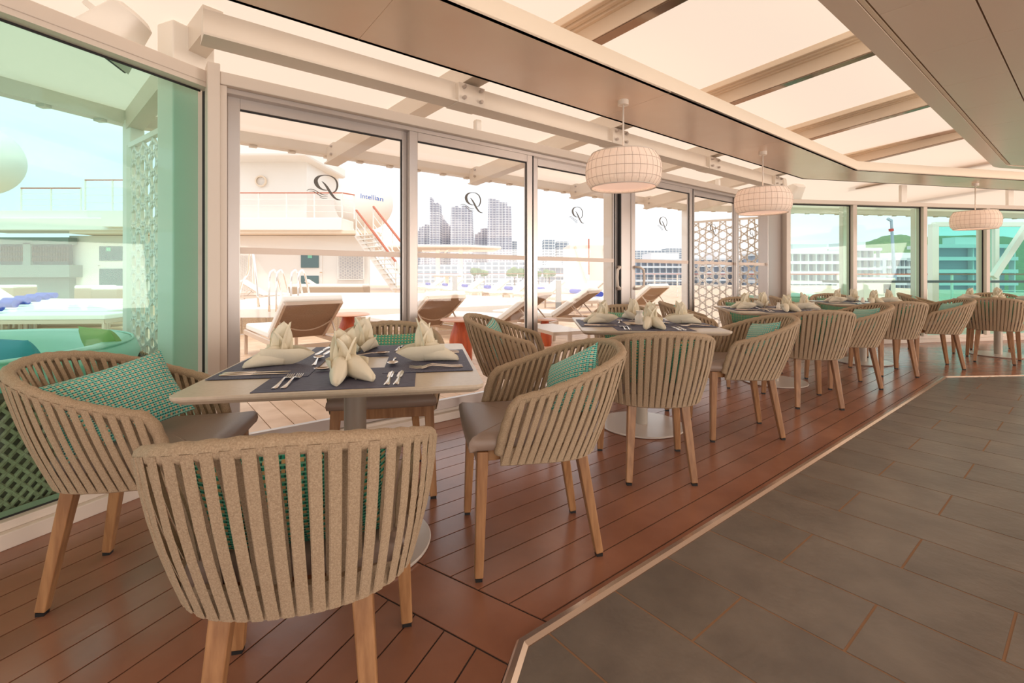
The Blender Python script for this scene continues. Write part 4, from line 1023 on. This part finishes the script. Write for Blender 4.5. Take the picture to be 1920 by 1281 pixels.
# ---- round teal sofa beyond the green glass
def sofa(P, R1, az, lab, name='round_sofa', a0=-40, a1=220):
    t = thing(name, lab, 'sofa', P, math.radians(az))
    n = 40; th = [math.radians(a0+(a1-a0)*i/n) for i in range(n+1)]
    def ringsec(prof, nm, m, sm=True):
        mb = MB(); rows = [[Vector((r*math.cos(a), r*math.sin(a), z)) for r, z in prof] for a in th]; k = len(prof); vs = [v for q in rows for v in q]
        mb.add(vs, [(i*k+j, i*k+(j+1) % k, (i+1)*k+(j+1) % k, (i+1)*k+j)[::-1] for i in range(n) for j in range(k)]+[tuple(range(k)), tuple(n*k+j for j in range(k))[::-1]])
        return mb.build(nm, m, t, smooth=50 if sm else False)
    b = R1
    ringsec([(b-.06, .05), (b-.02, .12), (b+.02, .3), (b+.04, .5), (b+.03, .60), (b-.0, .62), (b-.05, .55), (b-.1, .1)], 'woven_shell', M['weaveback'])
    ws = MB(); tot = math.radians(a1-a0); ns = int(tot*b/.05)
    for s_ in (1, -1):
        for k in range(ns):
            base_ = math.radians(a0)+tot*(k+.5)/ns; pts = []
            for q in range(7):
                u = q/6; z = .1+.5*u; r = b-.02+.062*math.sin(min(1, u*1.15)*PI/2)+.004; aa = base_+s_*(u-.5)*.42
                if not math.radians(a0) <= aa <= math.radians(a1): continue
                pts.append(Vector((r*math.cos(aa), r*math.sin(aa), z)))
            if len(pts) > 1: ws.tube(pts, .009, 4)
    ws.build('woven_strips', M['weave'], t, kind='stuff')
    ringsec([(b-.02, .60), (b+.0, .66), (b-.02, .72), (b-.07, .745), (b-.14, .74), (b-.2, .68), (b-.22, .5), (b-.2, .36), (b-.06, .36)], 'back_cushion', M['teal'])
    tb = MB(); tb.tube([Vector(((b-.035)*math.cos(a), (b-.035)*math.sin(a), .738)) for a in th], .007, 6); tb.build('piping', M['teal'], t)
    MB().lathe([(0, .12), (b-.12, .12), (b-.08, .16), (b-.08, .30), (b-.12, .33), (0, .34)], 40).build('seat_cushion', M['teal'], t, smooth=40)
    MB().lathe([(0, .03), (b-.1, .03), (b-.08, .12), (0, .12)], 40).build('base', M['weave'], t)
    return t
sofa((-3.04, 2.32, ZD), .97, 0, 'round turquoise sofa with woven shell just outside the green window', a0=-60, a1=240)
sofa((4.9, 8.6, ZD), .9, 200, 'round teal sofa outside the end windows', a0=-30, a1=210)
def scat(P, rz, m, lab, k=1.0):
    me = PIL.copy(); me.materials.clear(); me.materials.append(m); o = bpy.data.objects.new('scatter_cushion', me); C.objects.link(o)
    o.matrix_world = Matrix.Translation(P) @ Matrix.Rotation(rz, 4, 'Z') @ Matrix.Rotation(math.radians(25), 4, 'X') @ Matrix.Scale(k, 4); tag(o, lab, 'cushion')
scat((-2.35, 2.75, .66), -.5, mat('lime_cloth', rgb(176, 190, 120), .8), 'lime cushion on the round turquoise sofa')
scat((-2.55, 2.45, .64), -.3, mat('blue_cloth', rgb(92, 160, 180), .8), 'pale blue cushion on the round turquoise sofa')
# ---- superstructure facing the pool
sh = thing('ship_superstructure', 'white ship deckhouse with balcony across the pool', 'ship building', (-9, 20, 0))
M['bargrey'] = mat('grey_green', rgb(128, 138, 130), .6)
def pb(x0, x1, y0, y1, Z, dp, nm, m, par, bevel=0, **k):
    a, b = px(x0, y0, Z), px(x1, y1, Z)
    return MB().box(((a.x+b.x)/2, Z+dp/2, (a.z+b.z)/2), (abs(b.x-a.x), dp, abs(a.z-b.z)), ).build(nm, m, par, bevel=bevel, world=True, **k)
def bars(seg, r, nm, m, par, sep=False):
    mb = MB()
    for p, q in seg: mb.bar(p, q, r, r)
    return mb.build(nm, m, par, world=True)
pb(130, 690, 442, 572, 20, .3, 'wall', M['ext'], sh)
pb(395, 575, 285, 415, 21.5, 4, 'upper_house', M['ext'], sh)
pb(380, 572, 268, 292, 20.3, 5, 'upper_roof', M['ext'], sh, bevel=.1)
pb(-60, 640, 408, 432, 19, 1.5, 'balcony_slab', M['ext'], sh, bevel=.04)
pb(130, 700, 432, 438, 19.1, 1.4, 'balcony_soffit', M['bulkhead'], sh)
pb(636, 700, 436, 474, 20.05, .2, 'wall_header', M['ext'], sh)
t_ = MB(); c0 = px(490, 340, 21.45); t_.lathe([(.12*1.6, 0), (.16*1.6, 0), (.16*1.6, .08), (.12*1.6, .08)], 24); me = t_.mesh('porthole', smooth=30)
o = link('porthole', me, M['bulkhead'], sh); o.matrix_basis = Matrix.Translation(c0-Vector((-9, 20, 0))) @ Matrix.Rotation(PI/2, 4, 'X')
for x0, x1 in ((563, 601), (185, 235)):
    d_ = pb(x0-3, x1+3, 472 if x0 > 300 else 455, 570, 19.95, .1, 'door_leaf', M['ext'], sh)
    yy = 475 if x0 > 300 else 462
    pb(x0+1, x1-4, yy, yy+27, 19.9, .06, 'door_window', M['doorglass'], d_); pb(x0+1, x1-4, yy+42, 540, 19.9, .06, 'door_window', M['doorglass'], d_)
    pb(x0+14, x0+22, yy+2, yy+9, 19.88, .02, 'exit_sticker', mat('sign_green', rgb(120, 200, 170), .5), d_)
    a = px(x0-1 if x0 < 300 else x1-1, yy+36, 19.9); MB().tube([a, a+Vector((.12, -.05, 0))], .02, 6).build('door_handle', M['chrome'], d_)
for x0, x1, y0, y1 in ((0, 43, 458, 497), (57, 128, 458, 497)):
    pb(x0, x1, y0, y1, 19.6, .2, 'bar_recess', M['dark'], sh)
pb(-70, 128, 445, 458, 19.5, .4, 'bar_head', M['bargrey'], sh); pb(-70, 130, 497, 520, 19.4, .6, 'bar_counter', M['bargrey'], sh); pb(-70, 130, 520, 570, 19.7, .3, 'bar_front', M['bargrey'], sh); pb(43, 57, 455, 500, 19.5, .2, 'bar_post', M['bargrey'], sh)
for r_ in range(3):
    mb = MB()
    for i in range(26):
        x = 2+i*5
        if 42 < x < 58: continue
        a = px(x, 470+r_*10, 19.55); mb.lathe([(0, 0), (.035, 0), (.035, .13), (.012, .17), (.012, .2), (0, .2)], 6, c=a)
    mb.build('bar_bottles', M['bottle'], sh, kind='stuff', world=True)
for x0, x1 in ((340, 372),): pass
pb(-80, 190, 395, 432, 19.2, .3, 'parapet', M['ext'], sh); pb(190, 260, 395, 425, 18.7, .4, 'parapet', M['ext'], sh)
# balcony rails with varnished handrail
def railing(name, pts, lab, h=1.0, nbars=4, step=1.0, hr=M['handrail'], parent=None):
    t = thing(name, lab, 'railing', tuple(pts[0])) if parent is None else parent
    hb = MB()
    for p, q in zip(pts[:-1], pts[1:]):
        hb.bar(p+Vector((0, 0, h)), q+Vector((0, 0, h)), .07, .035)
    hb.build('handrail', hr, t, world=True)
    for k in range(1, nbars):
        mb = MB()
        for p, q in zip(pts[:-1], pts[1:]): mb.bar(p+Vector((0, 0, h*k/nbars)), q+Vector((0, 0, h*k/nbars)), .018, .018)
        mb.build('rail_wire', M['ext'], t, world=True)
    for p, q in zip(pts[:-1], pts[1:]):
        L = (q-p).length; n = max(1, int(L/step))
        for i in range(0 if p is pts[0] else 1, n+1):
            a = p.lerp(q, i/n); MB().bar(a, a+Vector((0, 0, h)), .045, .045).build('rail_post', M['ext'], t, world=True)
    return t
zb_ = px(0, 408, 19).z
railing('balcony_railing', [Vector((px(430, 0, 19).x, 19.1, zb_)), Vector((px(640, 0, 19).x, 19.1, zb_)), Vector((px(655, 0, 19).x, 19.6, zb_))], 'white balcony railing with varnished handrail above the pool bar', h=1.0, step=1.1)
railing('balcony_railing', [Vector((px(40, 0, 19.3).x, 19.3, px(0, 395, 19).z)), Vector((px(152, 0, 19.3).x, 19.3, px(0, 395, 19).z))], 'white upper railing behind the green window, left half', h=.95)
railing('balcony_railing', [Vector((px(160, 0, 18.9).x, 18.9, px(0, 395, 19).z)), Vector((px(262, 0, 18.9).x, 18.9, px(0, 395, 19).z))], 'higher white upper railing behind the green window, right half', h=1.2)
# pierced panels on the deckhouse wall
def pierced(x0, x1, y0, y1, Z, lab):
    P, Q = px(x0, 0, Z), px(x1, 0, Z); screen('pierced_panel', (P.x, P.y), (Q.x, Q.y), px(0, y1, Z).z, px(0, y0, Z).z, lab, .2)
pb(634, 682, 476, 524, 19.99, .02, 'panel_backing', M['city'], sh)
pierced(634, 682, 476, 524, 19.85, 'white pierced panel on the deckhouse, left of the stairs'); pierced(436, 474, 478, 548, 19.8, 'white pierced panel at the left of the deckhouse doors')
# striped mast
mt = thing('striped_mast', 'white mast with red band and yellow black stripes at the window edge', 'mast', tuple(px(441, 513, 19.5).xy)+(px(0, 408, 19.5).z,))
def cyl(x, y0, y1, Z, r, nm, m, par, z=None): 
    a, b = px(x, y1, Z), px(x, y0, Z); return MB().tube([a, b], r, 12).build(nm, m, par, world=True, smooth=40)
cyl(441, 300, 408, 19.5, .1, 'pole', M['ext'], mt); cyl(441, 310, 317, 19.5, .12, 'red_band', M['red'], mt)
for i in range(6): cyl(441, 325+i*8, 329+i*8, 19.5, .12, 'stripe_band', M['yellow'] if i % 2 == 0 else M['gasket'], mt)
# radar dome with lettering
dm = thing('radar_dome', 'large white radar dome with small blue lettering', 'dome', tuple(px(683, 430, 22)))
dc = px(683, 380, 22); dr = 53*22/F
prof = [(dr*math.sin(a*PI/24), -dr*math.cos(a*PI/24)) for a in range(2, 25)]
MB().lathe([(0, prof[0][1])]+prof, 48, c=dc).build('shell', M['ext'], dm, world=True, smooth=True)
MB().lathe([(0, -dr-.3), (.5, -dr-.3), (.45, -dr+.1), (0, -dr+.1)], 24, c=dc).build('base', M['ext'], dm, world=True)
tcv = bpy.data.curves.new('lettering', 'FONT'); tcv.body = 'Intellian'; tcv.size = .30; tcv.align_x = 'CENTER'; tcv.align_y = 'CENTER'
to = bpy.data.objects.new('tmp', tcv); C.objects.link(to); bpy.context.view_layer.update()
tm = bpy.data.meshes.new_from_object(to.evaluated_get(bpy.context.evaluated_depsgraph_get())); bpy.data.objects.remove(to)
wx = 34*22/F; xs = [v.co.x for v in tm.vertices]; kx = wx/(max(xs)-min(xs))
for v in tm.vertices:
    x, z = v.co.x*kx+.66, v.co.y*1.0+.06-.08*v.co.x*kx; y = -math.sqrt(max(.01, (dr+.01)**2-x*x-z*z)); v.co = (dc.x+x, dc.y+y, dc.z+z)
link('lettering', tm, M['textblue'], dm, world=True)
dm2 = thing('radar_dome', 'white radar dome cut by the left edge of the photo', 'dome', tuple(px(-42, 360, 24)))
dc = px(-42, 300, 24); dr = 66*24/F; prof = [(dr*math.sin(a*PI/24), -dr*math.cos(a*PI/24)) for a in range(2, 25)]
MB().lathe([(0, prof[0][1])]+prof, 40, c=dc).build('shell', M['ext'], dm2, world=True, smooth=True)
# stairs
st = thing('outdoor_stairs', 'white outdoor stairs with varnished handrails, left of the door stile', 'stairs', tuple(px(748, 513, 15.5).xy)+(ZD,))
top0, bot0 = px(668, 440, 18.5), px(742, 545, 15.6); top1, bot1 = px(700, 436, 17.4), px(778, 545, 14.6)
for a, b in ((top0, bot0), (top1, bot1)): MB().bar(a, b, .06, .26).build('stringer', M['ext'], st, world=True)
for i in range(13):
    t0 = (i+.5)/13; a, b = top0.lerp(bot0, t0), top1.lerp(bot1, t0)
    MB().bar(a, b, .26, .03).build('tread', M['ext'], st, world=True)
for a, b in ((top0, bot0), (top1, bot1)):
    up_ = Vector((0, 0, .95)); MB().bar(a+up_, b+up_, .06, .05).build('handrail', M['handrail'], st, world=True)
    for k in (.33, .66): MB().bar(a+up_*k, b+up_*k, .02, .02).build('rail_wire', M['ext'], st, world=True)
    for i in range(5): c = a.lerp(b, i/4); MB().bar(c, c+up_, .035, .035).build('rail_post', M['ext'], st, world=True)
# flat-roofed bar
cb = thing('roofed_bar', 'flat white canopy on posts with a bar table, before the towers', 'canopy', tuple(px(840, 513, 31).xy)+(ZD,))
a = px(700, 455, 24); b = px(938, 468, 22)
MB().prism([(px(690, 0, 36).x, 36), (px(690, 0, 30).x, 30), (px(880, 0, 30).x, 30), (px(940, 0, 32).x, 32), (px(925, 0, 36).x, 36)], 2.72, 2.92).build('canopy_roof', M['ext'], cb, world=True, bevel=.06)
for x in (821, 864):
    p = px(x, 513, 31); MB().bar((p.x, p.y, ZD), (p.x, p.y, 2.75), .24, .24).build('post', M['ext'], cb, world=True)
    MB().bar((p.x, p.y, 2.0), (p.x+.8, p.y, 2.75), .08, .08).build('brace', M['ext'], cb, world=True)
q_ = px(838, 518, 29); MB().box(q_, (1.7, .6, .06)).build('bar_top', M['wicker'], cb, world=True); MB().bar(q_, (q_.x, q_.y, ZD), .2, .2).build('bar_leg', M['bulkhead'], cb, world=True)
def bollard(x, Z, h0, lab):
    o = MB().box((0, 0, h0/2), (.14, .14, h0)).build('bollard', mat('grey_metal', rgb(150, 150, 150), .5) if 'bm' not in KIDS else KIDS['bm'], None, bevel=.01); p = px(x, 513, Z); o.location = (p.x, p.y, ZD); tag(o, lab, 'bollard')
bollard(853, 14.5, 1.05, 'grey square bollard in front of the far loungers'); bollard(1047, 12.2, .95, 'grey square bollard right of the thin door stile')
# wicker sofa by the wall
for x0, x1, Z, lab in ((548, 688, 16.5, 'long wicker lounge sofa with white seat beyond the pool'), (160, 200, 15, 'wicker daybed below the green-tinted door'), (0, 48, 15.5, 'wicker pool seat at the far left'), (192, 240, 14, 'wicker pool seat beside the pierced screen')):
    P, Q = px(x0, 513, Z), px(x1, 513, Z); t = thing('wicker_sofa', lab, 'sofa', ((P.x+Q.x)/2, Z, ZD)); w_ = Q.x-P.x
    MB().box((0, 0, .36), (w_, .8, .62)).build('wicker_base', M['wicker'], t, bevel=.03); MB().box((0, 0, .70), (w_*.98, .8, .1)).build('seat_cushion', M['cushion'], t, bevel=.03)
for x, Z, lab in ((452, 16, 'tan reclining pool chair left of the grab rails'), (572, 18.4, 'tan reclining pool chair right of the grab rails')):
    P = px(x, 513, Z); P.z = .0; dup(lg, P, math.radians(-75), lab, 'pool chairs before the deckhouse')
# ---- ship side railing with handrail at eye height
rp_ = [Vector((2.5, 34, ZD)), Vector((7.5, 25, ZD)), Vector((9.6, 14.0, ZD)), Vector((15, 12.6, ZD)), Vector((24, 12.2, ZD))]
railing('deck_railing', [Vector((-8, 37, ZD))]+rp_, 'long white deck railing with varnished handrail before the city', h=1.1, nbars=5, step=1.9)
sb = thing('serving_shelf', 'dark narrow bar shelf running outside the end windows', 'shelf', (7, 9.6, 0)); 
MB().bar(px(1553, 528, 9.2), px(2100, 528, 10.0), .3, .045).build('shelf_board', M['dark'], sb, world=True)
for x in (1585, 1712, 1840): p = px(x, 530, 9.3); MB().bar(p, (p.x, p.y, ZD), .05, .05).build('support', M['ext'], sb, world=True)
# glass windbreak
wbk = thing('windbreak', 'tall white-framed green glass windbreak outside the end windows', 'windbreak', tuple(px(1750, 513, 10.5).xy)+(ZD,))
for i, (x0, x1) in enumerate(((1756, 1862), (1868, 1990), (1996, 2120))):
    a, b = px(x0, 421, 10.5), px(x1, 421, 10.5); MB().box(((a.x+b.x)/2, 10.5, (2.17+ZD)/2), (b.x-a.x-.08, .012, 2.14-ZD)).build('glass_pane', glass('windbreak_glass', (.55, .86, .80, 1)) if i == 0 else bpy.data.materials['windbreak_glass'], wbk, world=True)
for x in (1750, 1865, 1993): p = px(x, 0, 10.5); MB().box((p.x, 10.5, 1.08), (.14 if x == 1750 else .09, .12, 2.2)).build('post', M['ext'], wbk, world=True)
a, b = px(1750, 421, 10.5), px(2120, 421, 10.5); MB().bar(a, b, .1, .1).build('top_rail', M['ext'], wbk, world=True)
MB().bar(px(1862, 520, 10.2), px(1925, 425, 10.2), .1, .12).build('brace', M['ext'], wbk, world=True)
# white deck locker and superstructure block
lk = thing('deck_locker', 'white deck unit with small dark opening outside the end windows', 'locker', tuple(px(1640, 513, 11).xy)+(ZD,))
pb(1619, 1680, 521, 600, 11, .7, 'body', M['ext'], lk, bevel=.02); pb(1658, 1670, 533, 550, 10.98, .03, 'opening', M['dark'], lk); 
bl = thing('superstructure_block', 'white angular ship block with a mast, seen left of the twin handles', 'ship building', tuple(px(1100, 513, 24).xy)+(ZD,))
pb(1068, 1170, 458, 545, 24, 3, 'block', M['ext'], bl, bevel=.05); MB().bar(px(1078, 462, 23.9), px(1102, 528, 23.9), .12, .1).build('brace', M['bulkhead'], bl, world=True)
MB().bar(px(1133, 470, 23.9), px(1138, 440, 23.9), .1, .1).build('post', M['bulkhead'], bl, world=True)
bars([(px(1104, 515, 23.8), px(1104, 448, 23.8))], .06, 'mast', M['handrail'], bl)
# ================================================================ SEA, CITY, HILLS
MB().prism([(-3000, 60), (3000, 60), (3000, 2500), (-3000, 2500)], -14.5, -14).build('sea', M['sea'], None, kind='structure', label='pale harbour water')
MB().prism([(-3000, -200), (3000, -200), (3000, 60), (-3000, 60)], -14.5, -14).build('sea', M['sea'], None, kind='structure', label='pale harbour water beside the ship')
def towermat(name, a, b, sx_, sz_):
    m = bpy.data.materials.new(name); m.use_nodes = True; t = m.node_tree; p = t.nodes['Principled BSDF']; p.inputs['Roughness'].default_value = .5
    tc = N(t, 'ShaderNodeTexCoord'); s_ = N(t, 'ShaderNodeSeparateXYZ'); t.links.new(tc.outputs['Object'], s_.inputs[0])
    cb_ = N(t, 'ShaderNodeCombineXYZ'); t.links.new(s_.outputs[0], cb_.inputs[0]); t.links.new(s_.outputs[2], cb_.inputs[1])
    br = N(t, 'ShaderNodeTexBrick'); br.offset = 0; br.inputs['Scale'].default_value = 1; br.inputs['Brick Width'].default_value = sx_; br.inputs['Row Height'].default_value = sz_
    br.inputs['Mortar Size'].default_value = sz_*.16; br.inputs['Color1'].default_value = a; br.inputs['Color2'].default_value = tuple(q*.85 for q in a[:3])+(1,); br.inputs['Mortar'].default_value = b
    t.links.new(cb_.outputs[0], br.inputs['Vector']); t.links.new(br.outputs[0], p.inputs['Base Color']); return m
TW = towermat('tower_facade', rgb(176, 170, 182), rgb(226, 219, 220), 6, 4.5); TB = towermat('block_facade', rgb(150, 156, 168), rgb(230, 224, 222), 6, 4)  # facade colours lightened to stand in for haze
def tower(x0, x1, y0, y1, Z, slope, lab, m=TW, dp=30):
    a, b = px(x0, y0, Z), px(x1, y0, Z); zt0, zt1 = px(0, y0, Z).z, px(0, y0+slope, Z).z; mb = MB(); rr = random.Random(int(x0)); K = 6 if m is TW else 2
    w_ = (b.x-a.x)/K; cxm = (a.x+b.x)/2
    for k in range(K):
        zt = zt0+(zt1-zt0)*(k+.5)/K+(rr.uniform(-4, 4) if m is TW else 0); n = 6; vs = []
        for j in range(n+1):
            v = j/n; s_ = 1+(.10*math.sin(v*PI) if m is TW else 0)
            for xx in (a.x+w_*k, a.x+w_*(k+1)):
                X_ = cxm+(xx-cxm)*s_; vs += [Vector((X_, Z+(k % 2)*2, -14+(zt+14)*v)), Vector((X_, Z+dp, -14+(zt+14)*v))]
        fs = []
        for j in range(n):
            o = j*4; fs += [(o, o+2, o+6, o+4), (o+3, o+1, o+5, o+7), (o+1, o, o+4, o+5), (o+2, o+3, o+7, o+6)]
        mb.add(vs, fs+[(n*4, n*4+2, n*4+3, n*4+1)])
    o = mb.build('tower_block', m, None); tag(o, lab, 'building', 'distant city buildings'); return o
tower(806, 824, 372, 510, 900, 14, 'slim pale tower, leftmost of the tall cluster'); tower(822, 845, 400, 510, 945, 25, 'curved tower second from the left of the tall cluster')
tower(846, 884, 384, 510, 900, 8, 'broad tower in the middle of the tall cluster'); tower(890, 922, 436, 510, 930, -10, 'lower curved tower left of the tallest one')
tower(916, 958, 372, 510, 880, 16, 'tallest tower, with slanting top'); tower(958, 969, 452, 510, 940, 0, 'narrow bluish tower right of the tallest one', TB)
tower(780, 812, 432, 510, 940, -14, 'low curved block left of the slim tower')
tower(1019, 1040, 450, 510, 700, 0, 'dark residential tower left of the white block', TB); tower(1044, 1066, 453, 510, 720, 0, 'second residential tower left of the white block', TB)
tower(1190, 1250, 470, 512, 800, 0, 'distant apartment block right of the door handles', TB); tower(1250, 1292, 466, 512, 870, 0, 'distant apartment block before the pierced screen', TB)
for i, (x0, x1, y0, Z) in enumerate(((770, 870, 496, 420), (872, 1000, 492, 430), (1000, 1070, 498, 400), (1070, 1190, 500, 430))):
    tower(x0, x1, y0, 520, Z, 0, 'long low waterfront block, %s along the shore' % ['first', 'second', 'third', 'fourth'][i], TB)
def apartments(x0, x1, y0, y1, Z, floors, lab, dp=18, bays=9):
    a, b = px(x0, y0, Z), px(x1, y1, Z); t = thing('apartment_building', lab, 'building', ((a.x+b.x)/2, Z, -14), group='waterfront apartment buildings')
    zt, w_ = a.z+14, b.x-a.x
    MB().box((0, dp/2+1.2, zt/2), (w_-2, dp, zt)).build('wall', M['cityglass'], t)
    fh = (zt)/floors
    me = MB().box((0, dp/2, 0), (w_, dp+2.4, fh*.28)).mesh('floor_slab'); me.materials.append(M['city'])
    for k in range(floors+1):
        o = bpy.data.objects.new('floor_slab', me); C.objects.link(o); o.parent = t; o.location = (0, 0, k*fh)
    me = MB().box((0, 0, zt/2), (w_*.014, 1.4, zt)).mesh('pier'); me.materials.append(M['city'])
    for k in range(bays+1):
        o = bpy.data.objects.new('pier', me); C.objects.link(o); o.parent = t; o.location = (-w_/2+w_*k/bays, .3, 0)
    MB().box((w_*.1, dp/2, zt+1.2), (w_*.5, dp*.6, 2.4)).build('roof_storey', M['city'], t)
apartments(1190, 1296, 488, 560, 150, 9, 'white terraced apartments right of the door handles'); apartments(1310, 1430, 486, 560, 150, 9, 'white terraced apartments behind the pierced screen')
apartments(1455, 1588, 474, 570, 122, 8, 'white terraced apartments in the first end window'); apartments(1600, 1648, 468, 570, 135, 8, 'stepped white apartments in the second end window', bays=4)
apartments(1660, 1738, 486, 570, 165, 7, 'low grey apartments beside the crane'); apartments(1745, 1900, 462, 570, 120, 7, 'banded glass building behind the windbreak', bays=2, dp=6)
apartments(1010, 1062, 500, 530, 200, 5, 'glass terminal building left of the white ship block', bays=5)
def hill(pts, Z, dp, lab):
    n = len(pts); vs = []; rr = random.Random(3)
    prof = catmull([(x, y, 0) for x, y in pts], 6); m = len(prof); rows = 8
    for j in range(rows+1):
        f = math.sin(j/rows*PI/2)
        for p in prof: q = px(p.x, p.y+rr.uniform(-1.2, 1.2), Z+dp*j/rows); vs.append(Vector((q.x, Z+dp*j/rows, -14+(q.z+14)*f)))
    o = MB().add(vs, [(j*m+i, j*m+i+1, (j+1)*m+i+1, (j+1)*m+i) for j in range(rows) for i in range(m-1)]).build('hill', M['green'], None, smooth=True, kind='structure', label=lab)
hill([(1400, 484), (1450, 474), (1500, 468), (1560, 466), (1600, 459), (1635, 450), (1660, 443), (1690, 440), (1720, 444), (1790, 442), (1900, 446), (2000, 470)], 420, 160, 'wooded hill behind the waterfront apartments')
def blob(P, r, name, lab, seed, cat='tree', group='trees on the shore'):
    rr = random.Random(seed); bm = bmesh.new()
    for k in range(7):
        c = Vector(P)+Vector((rr.uniform(-1, 1)*r*.7, rr.uniform(-.5, .5)*r, rr.uniform(0, .6)*r)); bmesh.ops.create_icosphere(bm, subdivisions=2, radius=r*rr.uniform(.4, .65), matrix=Matrix.Translation(c))
    for v in bm.verts: v.co += Vector((rr.uniform(-1, 1), rr.uniform(-1, 1), rr.uniform(-1, 1)))*r*.07
    me = bpy.data.meshes.new('crown'); bm.to_mesh(me); bm.free()
    t = thing(name, lab, cat, (P[0], P[1], P[2]-r*2), group=group); link('crown', me, M['green'], t, world=True)
    MB().bar((P[0], P[1], P[2]-r*2), P, r*.15, r*.15).build('trunk', M['bottle'], t, world=True)
for i, (x, y, Z, r) in enumerate(((890, 512, 110, 2.2), (908, 513, 120, 2.0), (965, 514, 100, 2.6), (980, 513, 110, 2.2), (1030, 515, 100, 2.0), (1470, 548, 80, 2.4), (1492, 550, 85, 2.2), (1625, 490, 200, 6), (1645, 492, 200, 7), (1010, 514, 110, 1.8))):
    blob(px(x, y+2, Z), r*.6, 'shore_tree', 'green tree on the far shore, %s' % ['first left of the door stile', 'second left of the door stile', 'below the tallest tower', 'right below the tallest tower', 'near the glass terminal', 'first in the end window', 'second in the end window', 'beside the stepped apartments', 'left of the crane', 'right of the thin door stile'][i], i)
cr = thing('harbour_crane', 'tall slender crane mast against the wooded hill', 'crane', tuple(px(1676, 530, 100)))
MB().bar(px(1678, 530, 100), px(1671, 412, 100), .5, .5, .35, .35).build('mast', M['cityglass'], cr, world=True); MB().bar(px(1671, 414, 100), px(1664, 410, 100), .5, .4).build('head', M['cityglass'], cr, world=True)
bars([(px(1668, 432, 99.4), px(1674, 431, 99.4))], .55, 'cab', M['red'], cr)
